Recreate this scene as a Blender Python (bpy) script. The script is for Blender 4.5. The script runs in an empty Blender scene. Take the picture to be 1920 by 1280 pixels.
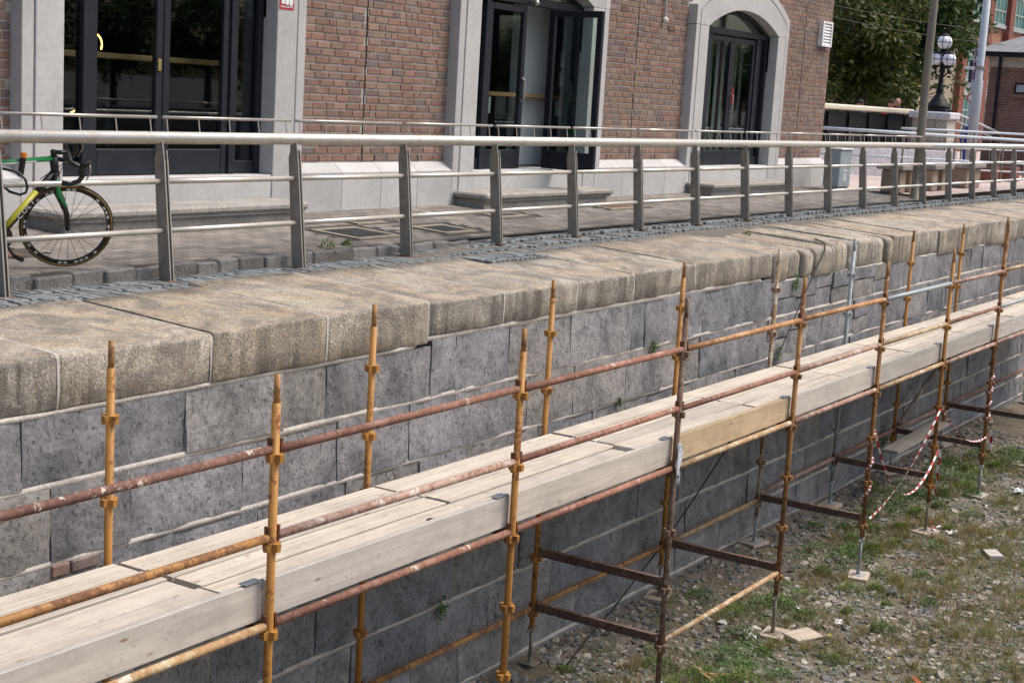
import bpy, math, random
from mathutils import Vector, Matrix, noise
random.seed(7)
sc = bpy.context.scene
COL = sc.collection
R = math.radians

# ------------------------------------------------------------------ camera
cam_d = bpy.data.cameras.new('camera')
cam = bpy.data.objects.new('camera', cam_d); COL.objects.link(cam)
cam_d.sensor_width = 36.0
cam_d.lens = 2848.4 / 1920 * 36
cam_d.clip_start = 0.1; cam_d.clip_end = 2000
yaw, pit, rol = R(57.912), R(9.274), R(3.4276)
fw = Vector((math.sin(yaw)*math.cos(pit), math.cos(yaw)*math.cos(pit), -math.sin(pit)))
r0 = fw.cross(Vector((0, 0, 1))).normalized(); u0 = r0.cross(fw)
r1 = math.cos(rol)*r0 + math.sin(rol)*u0
u1 = -math.sin(rol)*r0 + math.cos(rol)*u0
cam.matrix_world = Matrix(((r1.x, u1.x, -fw.x, 0), (r1.y, u1.y, -fw.y, 0), (r1.z, u1.z, -fw.z, 5.0), (0, 0, 0, 1)))
sc.camera = cam

# ------------------------------------------------------------------ sky, sun, exposure
SUN_AZ, SUN_EL = R(138), R(60)          # azimuth clockwise from +Y
w = bpy.data.worlds.new('World'); sc.world = w; w.use_nodes = True
wn = w.node_tree.nodes; wl = w.node_tree.links
for n in list(wn): wn.remove(n)
sky = wn.new('ShaderNodeTexSky'); sky.sky_type = 'NISHITA'; sky.sun_disc = False
sky.sun_elevation = SUN_EL; sky.sun_rotation = SUN_AZ
sky.air_density = 1.0; sky.dust_density = 6.0; sky.ozone_density = 1.0
bgn = wn.new('ShaderNodeBackground'); bgn.inputs['Strength'].default_value = 0.15
wo = wn.new('ShaderNodeOutputWorld')
wl.new(sky.outputs['Color'], bgn.inputs['Color']); wl.new(bgn.outputs['Background'], wo.inputs['Surface'])
sun_d = bpy.data.lights.new('sun', 'SUN'); sun_d.energy = 1.5; sun_d.angle = R(24); sun_d.color = (1.0, 0.975, 0.945)
sun = bpy.data.objects.new('sun', sun_d); COL.objects.link(sun)
sdir = Vector((math.sin(SUN_AZ)*math.cos(SUN_EL), math.cos(SUN_AZ)*math.cos(SUN_EL), math.sin(SUN_EL)))
sun.rotation_euler = sdir.to_track_quat('Z', 'Y').to_euler()
sun.location = (10, -10, 30)
sc.view_settings.view_transform = 'Standard'; sc.view_settings.look = 'None'
sc.view_settings.exposure = 0.52; sc.view_settings.gamma = 1.0
sc.view_settings.use_curve_mapping = False
sc.render.engine = 'CYCLES'
sc.cycles.use_denoising = True
sc.cycles.max_bounces = 6; sc.cycles.transparent_max_bounces = 12
sc.cycles.sample_clamp_indirect = 6.0

# ------------------------------------------------------------------ helpers
class MB:
    """collects geometry in world (or local) coordinates; build() links ONE mesh object"""
    def __init__(s): s.v = []; s.f = []
    def add(s, vs, fs):
        o = len(s.v); s.v += [tuple(p) for p in vs]; s.f += [tuple(i+o for i in f) for f in fs]; return s
    def box(s, a, b, jit=0.0):
        x0, y0, z0 = a; x1, y1, z1 = b
        vs = [(x0,y0,z0),(x1,y0,z0),(x1,y1,z0),(x0,y1,z0),(x0,y0,z1),(x1,y0,z1),(x1,y1,z1),(x0,y1,z1)]
        if jit: vs = [(p[0]+random.uniform(-jit,jit), p[1]+random.uniform(-jit,jit), p[2]+random.uniform(-jit,jit)) for p in vs]
        return s.add(vs, [(0,3,2,1),(4,5,6,7),(0,1,5,4),(1,2,6,5),(2,3,7,6),(3,0,4,7)])
    def bbox(s, a, b, bv=0.01, jit=0.0):
        """box with chamfered edges"""
        x0, y0, z0 = a; x1, y1, z1 = b
        c = bv; vs = []; idx = {}
        for ix, x in enumerate((x0, x1)):
            for iy, y in enumerate((y0, y1)):
                for iz, z in enumerate((z0, z1)):
                    sx, sy, sz = (1-2*ix)*c, (1-2*iy)*c, (1-2*iz)*c
                    j = lambda: random.uniform(-jit, jit) if jit else 0
                    jx, jy, jz = j(), j(), j()
                    idx[ix,iy,iz,0] = len(vs); vs.append((x+jx, y+sy+jy, z+sz+jz))
                    idx[ix,iy,iz,1] = len(vs); vs.append((x+sx+jx, y+jy, z+sz+jz))
                    idx[ix,iy,iz,2] = len(vs); vs.append((x+sx+jx, y+sy+jy, z+jz))
        I = idx; fs = []
        for k in (0, 1):
            q = [I[k,0,0,0], I[k,1,0,0], I[k,1,1,0], I[k,0,1,0]]; fs.append(q[::-1] if k == 0 else q)
            q = [I[0,k,0,1], I[1,k,0,1], I[1,k,1,1], I[0,k,1,1]]; fs.append(q if k == 0 else q[::-1])
            q = [I[0,0,k,2], I[1,0,k,2], I[1,1,k,2], I[0,1,k,2]]; fs.append(q[::-1] if k == 0 else q)
        for a_ in (0, 1):
            for b_ in (0, 1):
                fs.append((I[a_,b_,0,0], I[a_,b_,1,0], I[a_,b_,1,1], I[a_,b_,0,1]))
                fs.append((I[a_,0,b_,0], I[a_,1,b_,0], I[a_,1,b_,2], I[a_,0,b_,2]))
                fs.append((I[0,a_,b_,1], I[1,a_,b_,1], I[1,a_,b_,2], I[0,a_,b_,2]))
                for c_ in (0, 1): fs.append((I[a_,b_,c_,0], I[a_,b_,c_,1], I[a_,b_,c_,2]))
        return s.add(vs, fs)
    def ring(s, c, ax, r, n, ph=0):
        ax = Vector(ax).normalized()
        t = Vector((0, 0, 1)) if abs(ax.z) < .9 else Vector((1, 0, 0))
        e1 = ax.cross(t).normalized(); e2 = ax.cross(e1)
        return [Vector(c) + r*(math.cos(ph+2*math.pi*i/n)*e1 + math.sin(ph+2*math.pi*i/n)*e2) for i in range(n)]
    def tube(s, p0, p1, r, n=12, r1=None, caps=True):
        p0, p1 = Vector(p0), Vector(p1); r1 = r if r1 is None else r1
        a = s.ring(p0, p1-p0, r, n); b = s.ring(p1, p1-p0, r1, n)
        fs = [(i, (i+1) % n, n+(i+1) % n, n+i) for i in range(n)]
        if caps: fs += [tuple(range(n-1, -1, -1)), tuple(range(n, 2*n))]
        return s.add(a+b, fs)
    def hollow(s, p0, p1, r, ri, n=14):
        p0, p1 = Vector(p0), Vector(p1); ax = p1-p0
        A = s.ring(p0, ax, r, n); B = s.ring(p1, ax, r, n); C = s.ring(p0, ax, ri, n); D = s.ring(p1, ax, ri, n)
        fs = []
        for i in range(n):
            j = (i+1) % n
            fs += [(i, j, n+j, n+i), (2*n+j, 2*n+i, 3*n+i, 3*n+j), (i, 2*n+i, 2*n+j, j), (n+i, n+j, 3*n+j, 3*n+i)]
        return s.add(A+B+C+D, fs)
    def path(s, pts, r, n=8, caps=True, closed=False):
        pts = [Vector(p) for p in pts]; m = len(pts); vs = []
        rr = r if isinstance(r, (list, tuple)) else [r]*m
        d0 = (pts[1]-pts[0]).normalized()
        t = Vector((0, 0, 1)) if abs(d0.z) < .9 else Vector((1, 0, 0))
        e1 = d0.cross(t).normalized()
        for k in range(m):
            if closed: d = pts[(k+1) % m]-pts[k-1]
            else: d = pts[min(k+1, m-1)]-pts[max(k-1, 0)]
            d = d.normalized(); e1 = (e1-d*e1.dot(d)).normalized(); e2 = d.cross(e1)
            vs += [pts[k]+rr[k]*(math.cos(2*math.pi*i/n)*e1+math.sin(2*math.pi*i/n)*e2) for i in range(n)]
        fs = []
        for k in range(m if closed else m-1):
            k2 = (k+1) % m
            fs += [(k*n+i, k*n+(i+1) % n, k2*n+(i+1) % n, k2*n+i) for i in range(n)]
        if caps and not closed: fs += [tuple(range(n-1, -1, -1)), tuple(range((m-1)*n, m*n))]
        return s.add(vs, fs)
    def lathe(s, c, prof, n=20, ax='z'):
        """prof: list of (r, z) from bottom to top"""
        vs = []; m = len(prof)
        for r, z in prof:
            for i in range(n):
                a = 2*math.pi*i/n
                vs.append((c[0]+r*math.cos(a), c[1]+r*math.sin(a), c[2]+z))
        fs = [(k*n+i, k*n+(i+1) % n, (k+1)*n+(i+1) % n, (k+1)*n+i) for k in range(m-1) for i in range(n)]
        fs += [tuple(range(n-1, -1, -1)), tuple(range((m-1)*n, m*n))]
        return s.add(vs, fs)
    def prism(s, poly, y0, y1):
        """poly of (x,z), extruded along y"""
        n = len(poly)
        vs = [(p[0], y0, p[1]) for p in poly]+[(p[0], y1, p[1]) for p in poly]
        fs = [tuple(range(n)), tuple(range(2*n-1, n-1, -1))]+[(i, n+i, n+(i+1) % n, (i+1) % n) for i in range(n)]
        return s.add(vs, fs)
    def xprism(s, poly, x0, x1):
        """poly of (y,z), extruded along x"""
        n = len(poly)
        vs = [(x0, p[0], p[1]) for p in poly]+[(x1, p[0], p[1]) for p in poly]
        fs = [tuple(range(n-1, -1, -1)), tuple(range(n, 2*n))]+[(i, (i+1) % n, n+(i+1) % n, n+i) for i in range(n)]
        return s.add(vs, fs)
    def sphere(s, c, r, nu=16, nv=10, sc3=(1, 1, 1)):
        prof = [(max(1e-4, r*math.sin(math.pi*k/nv)), -r*math.cos(math.pi*k/nv)) for k in range(nv+1)]
        vs = []; m = len(prof)
        for rr, z in prof:
            for i in range(nu):
                a = 2*math.pi*i/nu; vs.append((c[0]+sc3[0]*rr*math.cos(a), c[1]+sc3[1]*rr*math.sin(a), c[2]+sc3[2]*z))
        fs = [(k*nu+i, k*nu+(i+1) % nu, (k+1)*nu+(i+1) % nu, (k+1)*nu+i) for k in range(m-1) for i in range(nu)]
        return s.add(vs, fs)
    def mesh(s, name, m, smooth=False, origin=(0, 0, 0)):
        me = bpy.data.meshes.new(name)
        ox, oy, oz = origin
        me.from_pydata([(p[0]-ox, p[1]-oy, p[2]-oz) for p in s.v], [], s.f)
        if isinstance(m, (list, tuple)):
            for k in m: me.materials.append(k)
        else: me.materials.append(m)
        if smooth: me.polygons.foreach_set('use_smooth', [True]*len(me.polygons))
        me.update()
        return me
    def build(s, name, m, parent=None, smooth=False, center=True):
        """vertices in world coordinates; parent must be unrotated"""
        if center and s.v:
            xs = [p[0] for p in s.v]; ys = [p[1] for p in s.v]; zs = [p[2] for p in s.v]
            o = Vector(((min(xs)+max(xs))/2, (min(ys)+max(ys))/2, (min(zs)+max(zs))/2))
        else: o = Vector((0, 0, 0))
        ob = bpy.data.objects.new(name, s.mesh(name, m, smooth, o))
        COL.objects.link(ob)
        place(ob, o, parent)
        return ob
    def local(s, name, m, parent, smooth=False):
        """vertices in the parent's local coordinates"""
        ob = bpy.data.objects.new(name, s.mesh(name, m, smooth)); COL.objects.link(ob); ob.parent = parent
        return ob

WL = {}
def place(ob, o, parent):
    WL[ob.name] = Vector(o)
    if parent is not None:
        ob.parent = parent; ob.location = Vector(o)-WL[parent.name]
    else: ob.location = o

def tag(o, label, cat, group=None):
    o['label'] = label; o['category'] = cat
    if group: o['group'] = group
    return o
def struct(o): o['kind'] = 'structure'; return o
def stuff(o): o['kind'] = 'stuff'; return o
def empty(name, loc, label=None, cat=None, group=None):
    o = bpy.data.objects.new(name, None); COL.objects.link(o); o.empty_display_size = .1
    place(o, Vector(loc), None)
    if label: tag(o, label, cat, group)
    return o
def inst(name, me, loc, parent=None, rot=(0, 0, 0), scale=(1, 1, 1)):
    ob = bpy.data.objects.new(name, me); COL.objects.link(ob); place(ob, Vector(loc), parent)
    ob.rotation_euler = rot; ob.scale = scale
    return ob

# ------------------------------------------------------------------ material helper
class NM:
    def __init__(s, name):
        s.m = bpy.data.materials.new(name); s.m.use_nodes = True
        s.t = s.m.node_tree; s.n = s.t.nodes; s.l = s.t.links
        s.b = s.n['Principled BSDF']
    def nd(s, typ, **kw):
        x = s.n.new(typ)
        for k, v in kw.items(): setattr(x, k, v)
        return x
    def put(s, sock, val):
        if hasattr(val, 'links') or isinstance(val, bpy.types.NodeSocket): s.l.new(val, sock)
        else: sock.default_value = val
    def coord(s, scale=(1, 1, 1), world=False, rnd=True):
        if world: v = s.nd('ShaderNodeNewGeometry').outputs['Position']
        else:
            v = s.nd('ShaderNodeTexCoord').outputs['Object']
            if rnd:
                oi = s.nd('ShaderNodeObjectInfo')
                mu = s.nd('ShaderNodeMath', operation='MULTIPLY'); s.l.new(oi.outputs['Random'], mu.inputs[0]); mu.inputs[1].default_value = 37.0
                ad = s.nd('ShaderNodeVectorMath', operation='ADD'); s.l.new(v, ad.inputs[0]); s.l.new(mu.outputs[0], ad.inputs[1]); v = ad.outputs[0]
        if scale != (1, 1, 1):
            mp = s.nd('ShaderNodeVectorMath', operation='MULTIPLY'); s.l.new(v, mp.inputs[0]); mp.inputs[1].default_value = scale; v = mp.outputs[0]
        return v
    def noise(s, v, scale, detail=4, rough=.55, dist=0.0):
        x = s.nd('ShaderNodeTexNoise'); s.l.new(v, x.inputs['Vector'])
        x.inputs['Scale'].default_value = scale; x.inputs['Detail'].default_value = detail
        x.inputs['Roughness'].default_value = rough; x.inputs['Distortion'].default_value = dist
        return x.outputs['Fac']
    def vor(s, v, scale, feat='F1', out='Distance'):
        x = s.nd('ShaderNodeTexVoronoi', feature=feat); s.l.new(v, x.inputs['Vector']); x.inputs['Scale'].default_value = scale
        return x.outputs[out]
    def ramp(s, fac, stops):
        x = s.nd('ShaderNodeValToRGB'); s.l.new(fac, x.inputs['Fac'])
        e = x.color_ramp.elements
        while len(e) < len(stops): e.new(.5)
        for k, (p, c) in enumerate(stops):
            e[k].position = p
            e[k].color = (c, c, c, 1) if isinstance(c, (int, float)) else tuple(c)+(1,)
        return x.outputs['Color']
    def mix(s, fac, a, b, mode='MIX'):
        x = s.nd('ShaderNodeMix', data_type='RGBA', blend_type=mode)
        s.put(x.inputs[0], fac)
        for k, val in ((6, a), (7, b)):
            if isinstance(val, tuple) and len(val) == 3: val = val+(1,)
            s.put(x.inputs[k], val)
        return x.outputs[2]
    def math(s, op, a, b):
        x = s.nd('ShaderNodeMath', operation=op); s.put(x.inputs[0], a); s.put(x.inputs[1], b); return x.outputs[0]
    def rnd(s): return s.nd('ShaderNodeObjectInfo').outputs['Random']
    def island(s): return s.nd('ShaderNodeNewGeometry').outputs['Random Per Island']
    def sep(s, v, k):
        x = s.nd('ShaderNodeSeparateXYZ'); s.l.new(v, x.inputs[0]); return x.outputs[k]
    def normal_k(s, k):
        return s.sep(s.nd('ShaderNodeNewGeometry').outputs['Normal'], k)
    def bump(s, h, strength=.4, dist=.01, prev=None):
        x = s.nd('ShaderNodeBump'); s.l.new(h, x.inputs['Height'])
        x.inputs['Strength'].default_value = strength; x.inputs['Distance'].default_value = dist
        if prev is not None: s.l.new(prev, x.inputs['Normal'])
        return x.outputs['Normal']
    def done(s, color, rough=.8, metal=0.0, normal=None, spec=.3):
        if isinstance(color, tuple) and len(color) == 3: color = color+(1,)
        s.put(s.b.inputs['Base Color'], color); s.put(s.b.inputs['Roughness'], rough); s.put(s.b.inputs['Metallic'], metal)
        s.b.inputs['Specular IOR Level'].default_value = spec
        if normal is not None: s.l.new(normal, s.b.inputs['Normal'])
        return s.m

M = {}
def plain(name, col, rough=.6, metal=0.0, spec=.3, var=.25, sc_=6, bump=.0, bs=40):
    k = NM(name); v = k.coord()
    c = tuple(col)
    n1 = k.noise(v, sc_, 5, .6)
    colr = k.ramp(n1, [(.25, tuple(x*(1-var) for x in c)), (.75, tuple(min(1, x*(1+var)) for x in c))])
    nr = None
    if bump: nr = k.bump(k.noise(v, bs, 4, .6), bump, .01)
    M[name] = k.done(colr, rough, metal, nr, spec); return M[name]

# coping granite: warm grey-tan, speckled, with dark grime blotches and runs on the faces
def m_granite():
    k = NM('granite'); v = k.coord(); r = k.rnd()
    speck = k.noise(v, 62, 4, .75)
    base = k.ramp(k.noise(v, 3.5, 5, .6), [(.25, (.27, .25, .215)), (.5, (.44, .408, .348)), (.78, (.56, .53, .47))])
    base = k.mix(k.ramp(r, [(0, .0), (1, .55)]), base, (.31, .30, .275))
    base = k.mix(1.0, base, k.ramp(r, [(0, (.82, .83, .85)), (.3, (1.08, 1.05, 1.0)), (.55, (1.0, .93, .82)), (.8, (1.12, 1.10, 1.06)), (1, (.9, .86, .78))]), 'MULTIPLY')
    # ochre weathering on the flat tops
    och = k.ramp(k.noise(v, 1.7, 4, .6), [(.40, 0.0), (.62, .6)])
    top = k.ramp(k.normal_k(2), [(.55, 0.0), (.9, 1.0)])
    base = k.mix(k.math('MULTIPLY', och, top), base, (.42, .325, .215))
    sp = k.ramp(speck, [(.34, .25), (.46, .85), (.58, 1.1), (.70, 1.6)])
    base = k.mix(1.0, base, sp, 'MULTIPLY')
    # runs: noise stretched along z on vertical faces
    vz = k.coord((7, 7, .55)); runs = k.ramp(k.noise(vz, 1.0, 5, .65), [(.44, 0.0), (.62, .9)])
    side = k.ramp(k.normal_k(2), [(.35, 1.0), (.75, 0.0)])
    runs = k.math('MULTIPLY', runs, k.ramp(k.noise(v, 1.3, 3, .5), [(.40, .15), (.58, 1.0)]))
    base = k.mix(k.math('MULTIPLY', runs, side), base, (.095, .082, .066))
    grime = k.ramp(k.noise(v, 2.3, 7, .75, 1.0), [(.44, 0.0), (.60, .7)])
    base = k.mix(grime, base, (.13, .118, .105))
    lich = k.ramp(k.noise(v, 21, 6, .8), [(.58, 0.0), (.66, .7)])
    base = k.mix(lich, base, (.56, .545, .51))
    dk = k.ramp(k.noise(v, 30, 6, .8, .6), [(.60, 0.0), (.67, .75)])
    base = k.mix(dk, base, (.10, .092, .08))
    och2 = k.ramp(k.noise(v, 5.5, 5, .7), [(.60, 0.0), (.72, .55)])
    base = k.mix(och2, base, (.36, .24, .12))
    h = k.mix(.5, k.noise(v, 60, 4, .7), k.noise(v, 9, 4, .6))
    M['granite'] = k.done(base, .88, 0, k.bump(h, 1.0, .03), .25)
m_granite()

def m_limestone():
    k = NM('limestone'); v = k.coord(); r = k.rnd()
    base = k.ramp(k.noise(v, 4, 6, .65), [(.22, (.14, .142, .15)), (.5, (.218, .218, .226)), (.8, (.305, .302, .304))])
    tint = k.ramp(r, [(0, (.78, .80, .86)), (.35, (1.0, 1.0, 1.02)), (.7, (1.08, 1.06, 1.03)), (.88, (1.02, .98, .88)), (1, (.80, .81, .84))])
    base = k.mix(1.0, base, tint, 'MULTIPLY')
    vz = k.coord((5, 5, .6)); runs = k.ramp(k.noise(vz, 1.0, 5, .7), [(.55, 0.0), (.75, .5)])
    base = k.mix(runs, base, (.085, .085, .092))
    blot = k.ramp(k.noise(v, 1.9, 7, .75, 1.0), [(.33, .45), (.52, 1.0), (.75, 1.3)])
    base = k.mix(.85, base, blot, 'MULTIPLY')
    white = k.ramp(k.noise(vz, 1.7, 5, .75), [(.62, 0.0), (.76, .5)])
    base = k.mix(white, base, (.42, .41, .40))
    pit = k.ramp(k.noise(k.coord((1, 1, .6)), 34, 4, .65), [(.33, 0.0), (.43, 1.0)])
    base = k.mix(1.0, base, k.ramp(k.noise(v, 40, 3, .6), [(.3, .85), (.7, 1.12)]), 'MULTIPLY')
    base = k.mix(1.0, base, k.ramp(pit, [(0, .72), (1, 1.0)]), 'MULTIPLY')
    n = k.bump(pit, .7, .015); n = k.bump(k.noise(v, 9, 5, .62), .75, .03, n)
    M['limestone'] = k.done(base, .85, 0, n, .3)
m_limestone()

def m_simple(name, stops, sc_, rough, bump=.4, bs=40, obj=0.0, spec=.3, dist=.01, world=False, det=5, spk=.6):
    k = NM(name); v = k.coord(world=world)
    base = k.ramp(k.noise(v, sc_, det, .62), stops)
    base = k.mix(spk, base, k.ramp(k.noise(v, sc_*9, 3, .6), [(.3, .62), (.7, 1.3)]), 'MULTIPLY')
    if obj:
        base = k.mix(1.0, base, k.ramp(k.rnd(), [(0, 1-obj), (1, 1+obj)]), 'MULTIPLY')
    n = k.bump(k.noise(v, bs, 5, .65), bump, dist)
    M[name] = k.done(base, rough, 0, n, spec); return M[name]
m_simple('mortar', [(.3, (.36, .335, .295)), (.7, (.50, .475, .43))], 6, .9, .6, 50)
m_simple('dark_core', [(.3, (.02, .02, .02)), (.7, (.035, .033, .03))], 6, .95, .3, 30)
m_simple('slate_sett', [(.3, (.125, .135, .14)), (.7, (.20, .21, .215))], 9, .75, .6, 30, .22)
m_simple('kerb_stone', [(.3, (.125, .122, .115)), (.7, (.215, .205, .19))], 5, .85, .8, 25, .2, dist=.02)
m_simple('sett_bed', [(.3, (.085, .078, .068)), (.7, (.165, .152, .132))], 14, .95, .6, 60)
m_simple('paver', [(.3, (.165, .15, .132)), (.7, (.235, .215, .192))], 3, .85, .35, 60, .14)
m_simple('paver_bed', [(.3, (.05, .045, .04)), (.7, (.075, .07, .06))], 14, .95, .3, 60)
m_simple('pale_stone', [(.3, (.40, .395, .385)), (.7, (.475, .47, .46))], 2.0, .8, .2, 120, .06, spk=.22)
m_simple('step_stone', [(.3, (.235, .225, .205)), (.7, (.345, .33, .305))], 3.2, .85, .4, 70, .08)
m_simple('brick_mortar', [(.3, (.33, .31, .28)), (.7, (.42, .40, .365))], 7, .95, .6, 80)
m_simple('pink_paving', [(.3, (.40, .32, .295)), (.7, (.50, .41, .38))], 3, .85, .2, 30, world=True)
m_simple('white_render', [(.3, (.50, .50, .53)), (.7, (.60, .60, .63))], 2, .85, .2, 30)
m_simple('bench_granite', [(.3, (.24, .19, .14)), (.7, (.33, .27, .205))], 6, .7, .2, 60, .1)
m_simple('bench_slab', [(.3, (.22, .20, .19)), (.7, (.32, .30, .28))], 6, .5, .2, 60, .1, spec=.5)
m_simple('pier_stone', [(.3, (.36, .32, .265)), (.7, (.50, .46, .40))], 3, .85, .4, 40, .12)
m_simple('roof_slate', [(.3, (.17, .175, .185)), (.7, (.27, .275, .285))], 4, .7, .3, 30, .1)
m_simple('far_brick', [(.3, (.15, .085, .065)), (.7, (.235, .14, .105))], 5, .9, .2, 30)

def m_brick(name, island):
    k = NM(name); v = k.coord(); r = k.island() if island else k.rnd()
    base = k.ramp(r, [(0, (.25, .125, .088)), (.18, (.225, .115, .088)), (.34, (.20, .105, .088)), (.5, (.25, .145, .105)),
                      (.62, (.245, .165, .13)), (.74, (.165, .10, .09)), (.84, (.125, .105, .108)), (.93, (.29, .18, .15)), (1, (.29, .13, .09))])
    base = k.mix(.75, base, k.ramp(k.noise(v, 13, 5, .7), [(.25, .5), (.55, 1.0), (.78, 1.6)]), 'MULTIPLY')
    base = k.mix(k.ramp(k.noise(v, 5, 5, .7), [(.40, .12), (.72, .52)]), base, (.275, .225, .185))
    wv = k.coord(world=True, rnd=False); base = k.mix(.7, base, k.ramp(k.noise(wv, .7, 5, .65), [(.3, .78), (.7, 1.15)]), 'MULTIPLY')
    n = k.bump(k.noise(v, 50, 4, .65), .5, .01)
    M[name] = k.done(base, .9, 0, n, .2)
m_brick('brick', False); m_brick('brick_many', True)

def m_metal(name, col, rough, metal, dirt, damt=.5, sc_=10, bump=.1, streak=(1, 1, 1), spec=.5):
    k = NM(name); v = k.coord(streak)
    d = k.ramp(k.noise(v, sc_, 6, .7), [(.45, 0.0), (.68, damt)])
    base = k.mix(d, col, dirt)
    rg = k.ramp(d, [(0, rough), (1, min(1, rough+.3))])
    mt = k.ramp(d, [(0, metal), (1, metal*.3)])
    n = k.bump(k.noise(v, 60, 3, .6), bump, .003)
    M[name] = k.done(base, rg, mt, n, spec)
m_metal('rail_steel', (.60, .575, .52), .44, .75, (.36, .325, .27), .7, 6)
m_metal('rail_bright', (.70, .70, .68), .40, .6, (.5, .49, .46), .4, 6)
m_metal('post_steel', (.275, .265, .24), .5, .55, (.13, .12, .10), .6, 7)
m_metal('edge_steel', (.46, .44, .40), .38, .85, (.25, .22, .18), .6, 8)
m_metal('galvanised', (.33, .36, .37), .58, .35, (.22, .23, .225), .6, 14)
m_metal('grey_paint', (.42, .46, .50), .5, .1, (.32, .34, .36), .4, 4)
m_metal('bronze_pole', (.225, .205, .165), .5, .35, (.15, .135, .11), .6, 5)
m_metal('black_paint', (.009, .010, .013), .5, .0, (.02, .02, .023), .4, 8, spec=.2)
m_metal('door_frame', (.013, .015, .021), .5, .0, (.026, .028, .034), .4, 5, spec=.25)
m_metal('cream_paint', (.62, .57, .44), .5, .0, (.48, .43, .33), .4, 4)

def m_paint_rust(name, paint, rust, amt, splash=0.0, sc_=22):
    k = NM(name); v = k.coord()
    a = k.noise(v, sc_, 5, .7); b = k.noise(v, 3.0, 4, .6)
    f = k.ramp(k.mix(.45, a, b), [(.60-amt*.28, 0.0), (.64-amt*.28, 1.0)])
    pc = k.mix(.6, k.mix(k.ramp(b, [(.3, 0.0), (.7, .5)]), paint, tuple(x*.72 for x in paint)), k.ramp(a, [(.3, .8), (.7, 1.15)]), 'MULTIPLY')
    rc = k.ramp(k.noise(v, 30, 4, .7), [(.3, tuple(x*.55 for x in rust)), (.7, tuple(x*1.25 for x in rust))])
    base = k.mix(f, pc, rc)
    if splash:
        s_ = k.ramp(k.noise(v, 9, 5, .75), [(.66-splash*.2, 0.0), (.70-splash*.2, .85)])
        base = k.mix(s_, base, (.56, .50, .42))
    rg = k.ramp(f, [(0, .5), (1, .85)])
    M[name] = k.done(base, rg, 0, k.bump(f, .3, .003), .35)
m_paint_rust('scaffold_yellow', (.42, .20, .045), (.20, .08, .03), .22)
m_paint_rust('scaffold_yellow_worn', (.38, .19, .06), (.20, .095, .045), .38)
m_paint_rust('scaffold_amber', (.47, .26, .12), (.34, .16, .07), .45, .2)
m_paint_rust('scaffold_rust', (.29, .15, .105), (.22, .105, .07), .5, .15)
m_paint_rust('scaffold_rust_splash', (.225, .115, .085), (.16, .08, .06), .55, .45)
m_paint_rust('scaffold_red', (.34, .165, .115), (.26, .12, .08), .5, .2)
m_paint_rust('scaffold_tan', (.47, .36, .21), (.36, .22, .11), .5, .5)
m_paint_rust('scaffold_pink', (.40, .265, .21), (.31, .175, .125), .5, .5)
m_paint_rust('scaffold_brown', (.25, .18, .125), (.16, .10, .065), .5, .25)
m_paint_rust('scaffold_white', (.52, .46, .36), (.28, .17, .09), .55, .4)
m_paint_rust('transom_steel', (.20, .135, .105), (.135, .088, .068), .5, .2)
m_paint_rust('v_rust', (.22, .10, .045), (.16, .065, .03), .7)

def m_wood(name, c0, c1, c2, knots=True, grain=1.0):
    k = NM(name); v = k.coord((1.0, 22, 22)); r = k.rnd()
    g = k.noise(v, 1.3, 6, .7, .6)
    base = k.ramp(g, [(.25, c0), (.5, c1), (.8, c2)])
    base = k.mix(.8, base, k.ramp(r, [(0, (.70, .69, .66)), (.3, (.92, .91, .89)), (.6, (1.02, 1.0, .97)), (1, (1.14, 1.07, .97))]), 'MULTIPLY')
    u = k.coord()
    base = k.mix(k.ramp(k.noise(u, 2.2, 6, .75), [(.44, 0.0), (.70, .6)]), base, tuple(x*.58 for x in c1))
    base = k.mix(k.ramp(k.noise(u, 17, 5, .75), [(.60, 0.0), (.70, .6)]), base, (.20, .175, .145))
    base = k.mix(k.ramp(k.noise(k.coord((.6, 9, 9)), 1.0, 6, .75), [(.48, 0.0), (.7, .45)]), base, tuple(x*.6 for x in c0))
    if knots:
        kv = k.vor(k.coord((1.6, 5, 5)), 1.7)
        base = k.mix(k.ramp(kv, [(.05, .8), (.11, 0.0)]), base, (.20, .13, .085))
    n = k.bump(g, .35, .006)
    M[name] = k.done(base, .85, 0, n, .2)
m_wood('board', (.36, .32, .265), (.51, .465, .40), (.61, .57, .51))
m_wood('toe_board', (.40, .375, .34), (.50, .475, .44), (.57, .545, .51))
m_wood('toe_board_fresh', (.40, .30, .18), (.50, .39, .255), (.56, .455, .32))
m_wood('old_plank', (.24, .22, .19), (.34, .315, .275), (.42, .40, .36), False)
m_wood('counter_wood', (.28, .16, .075), (.40, .25, .125), (.48, .32, .17))
m_wood('plinth_wood', (.36, .29, .225), (.47, .40, .33), (.55, .49, .42))

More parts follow.
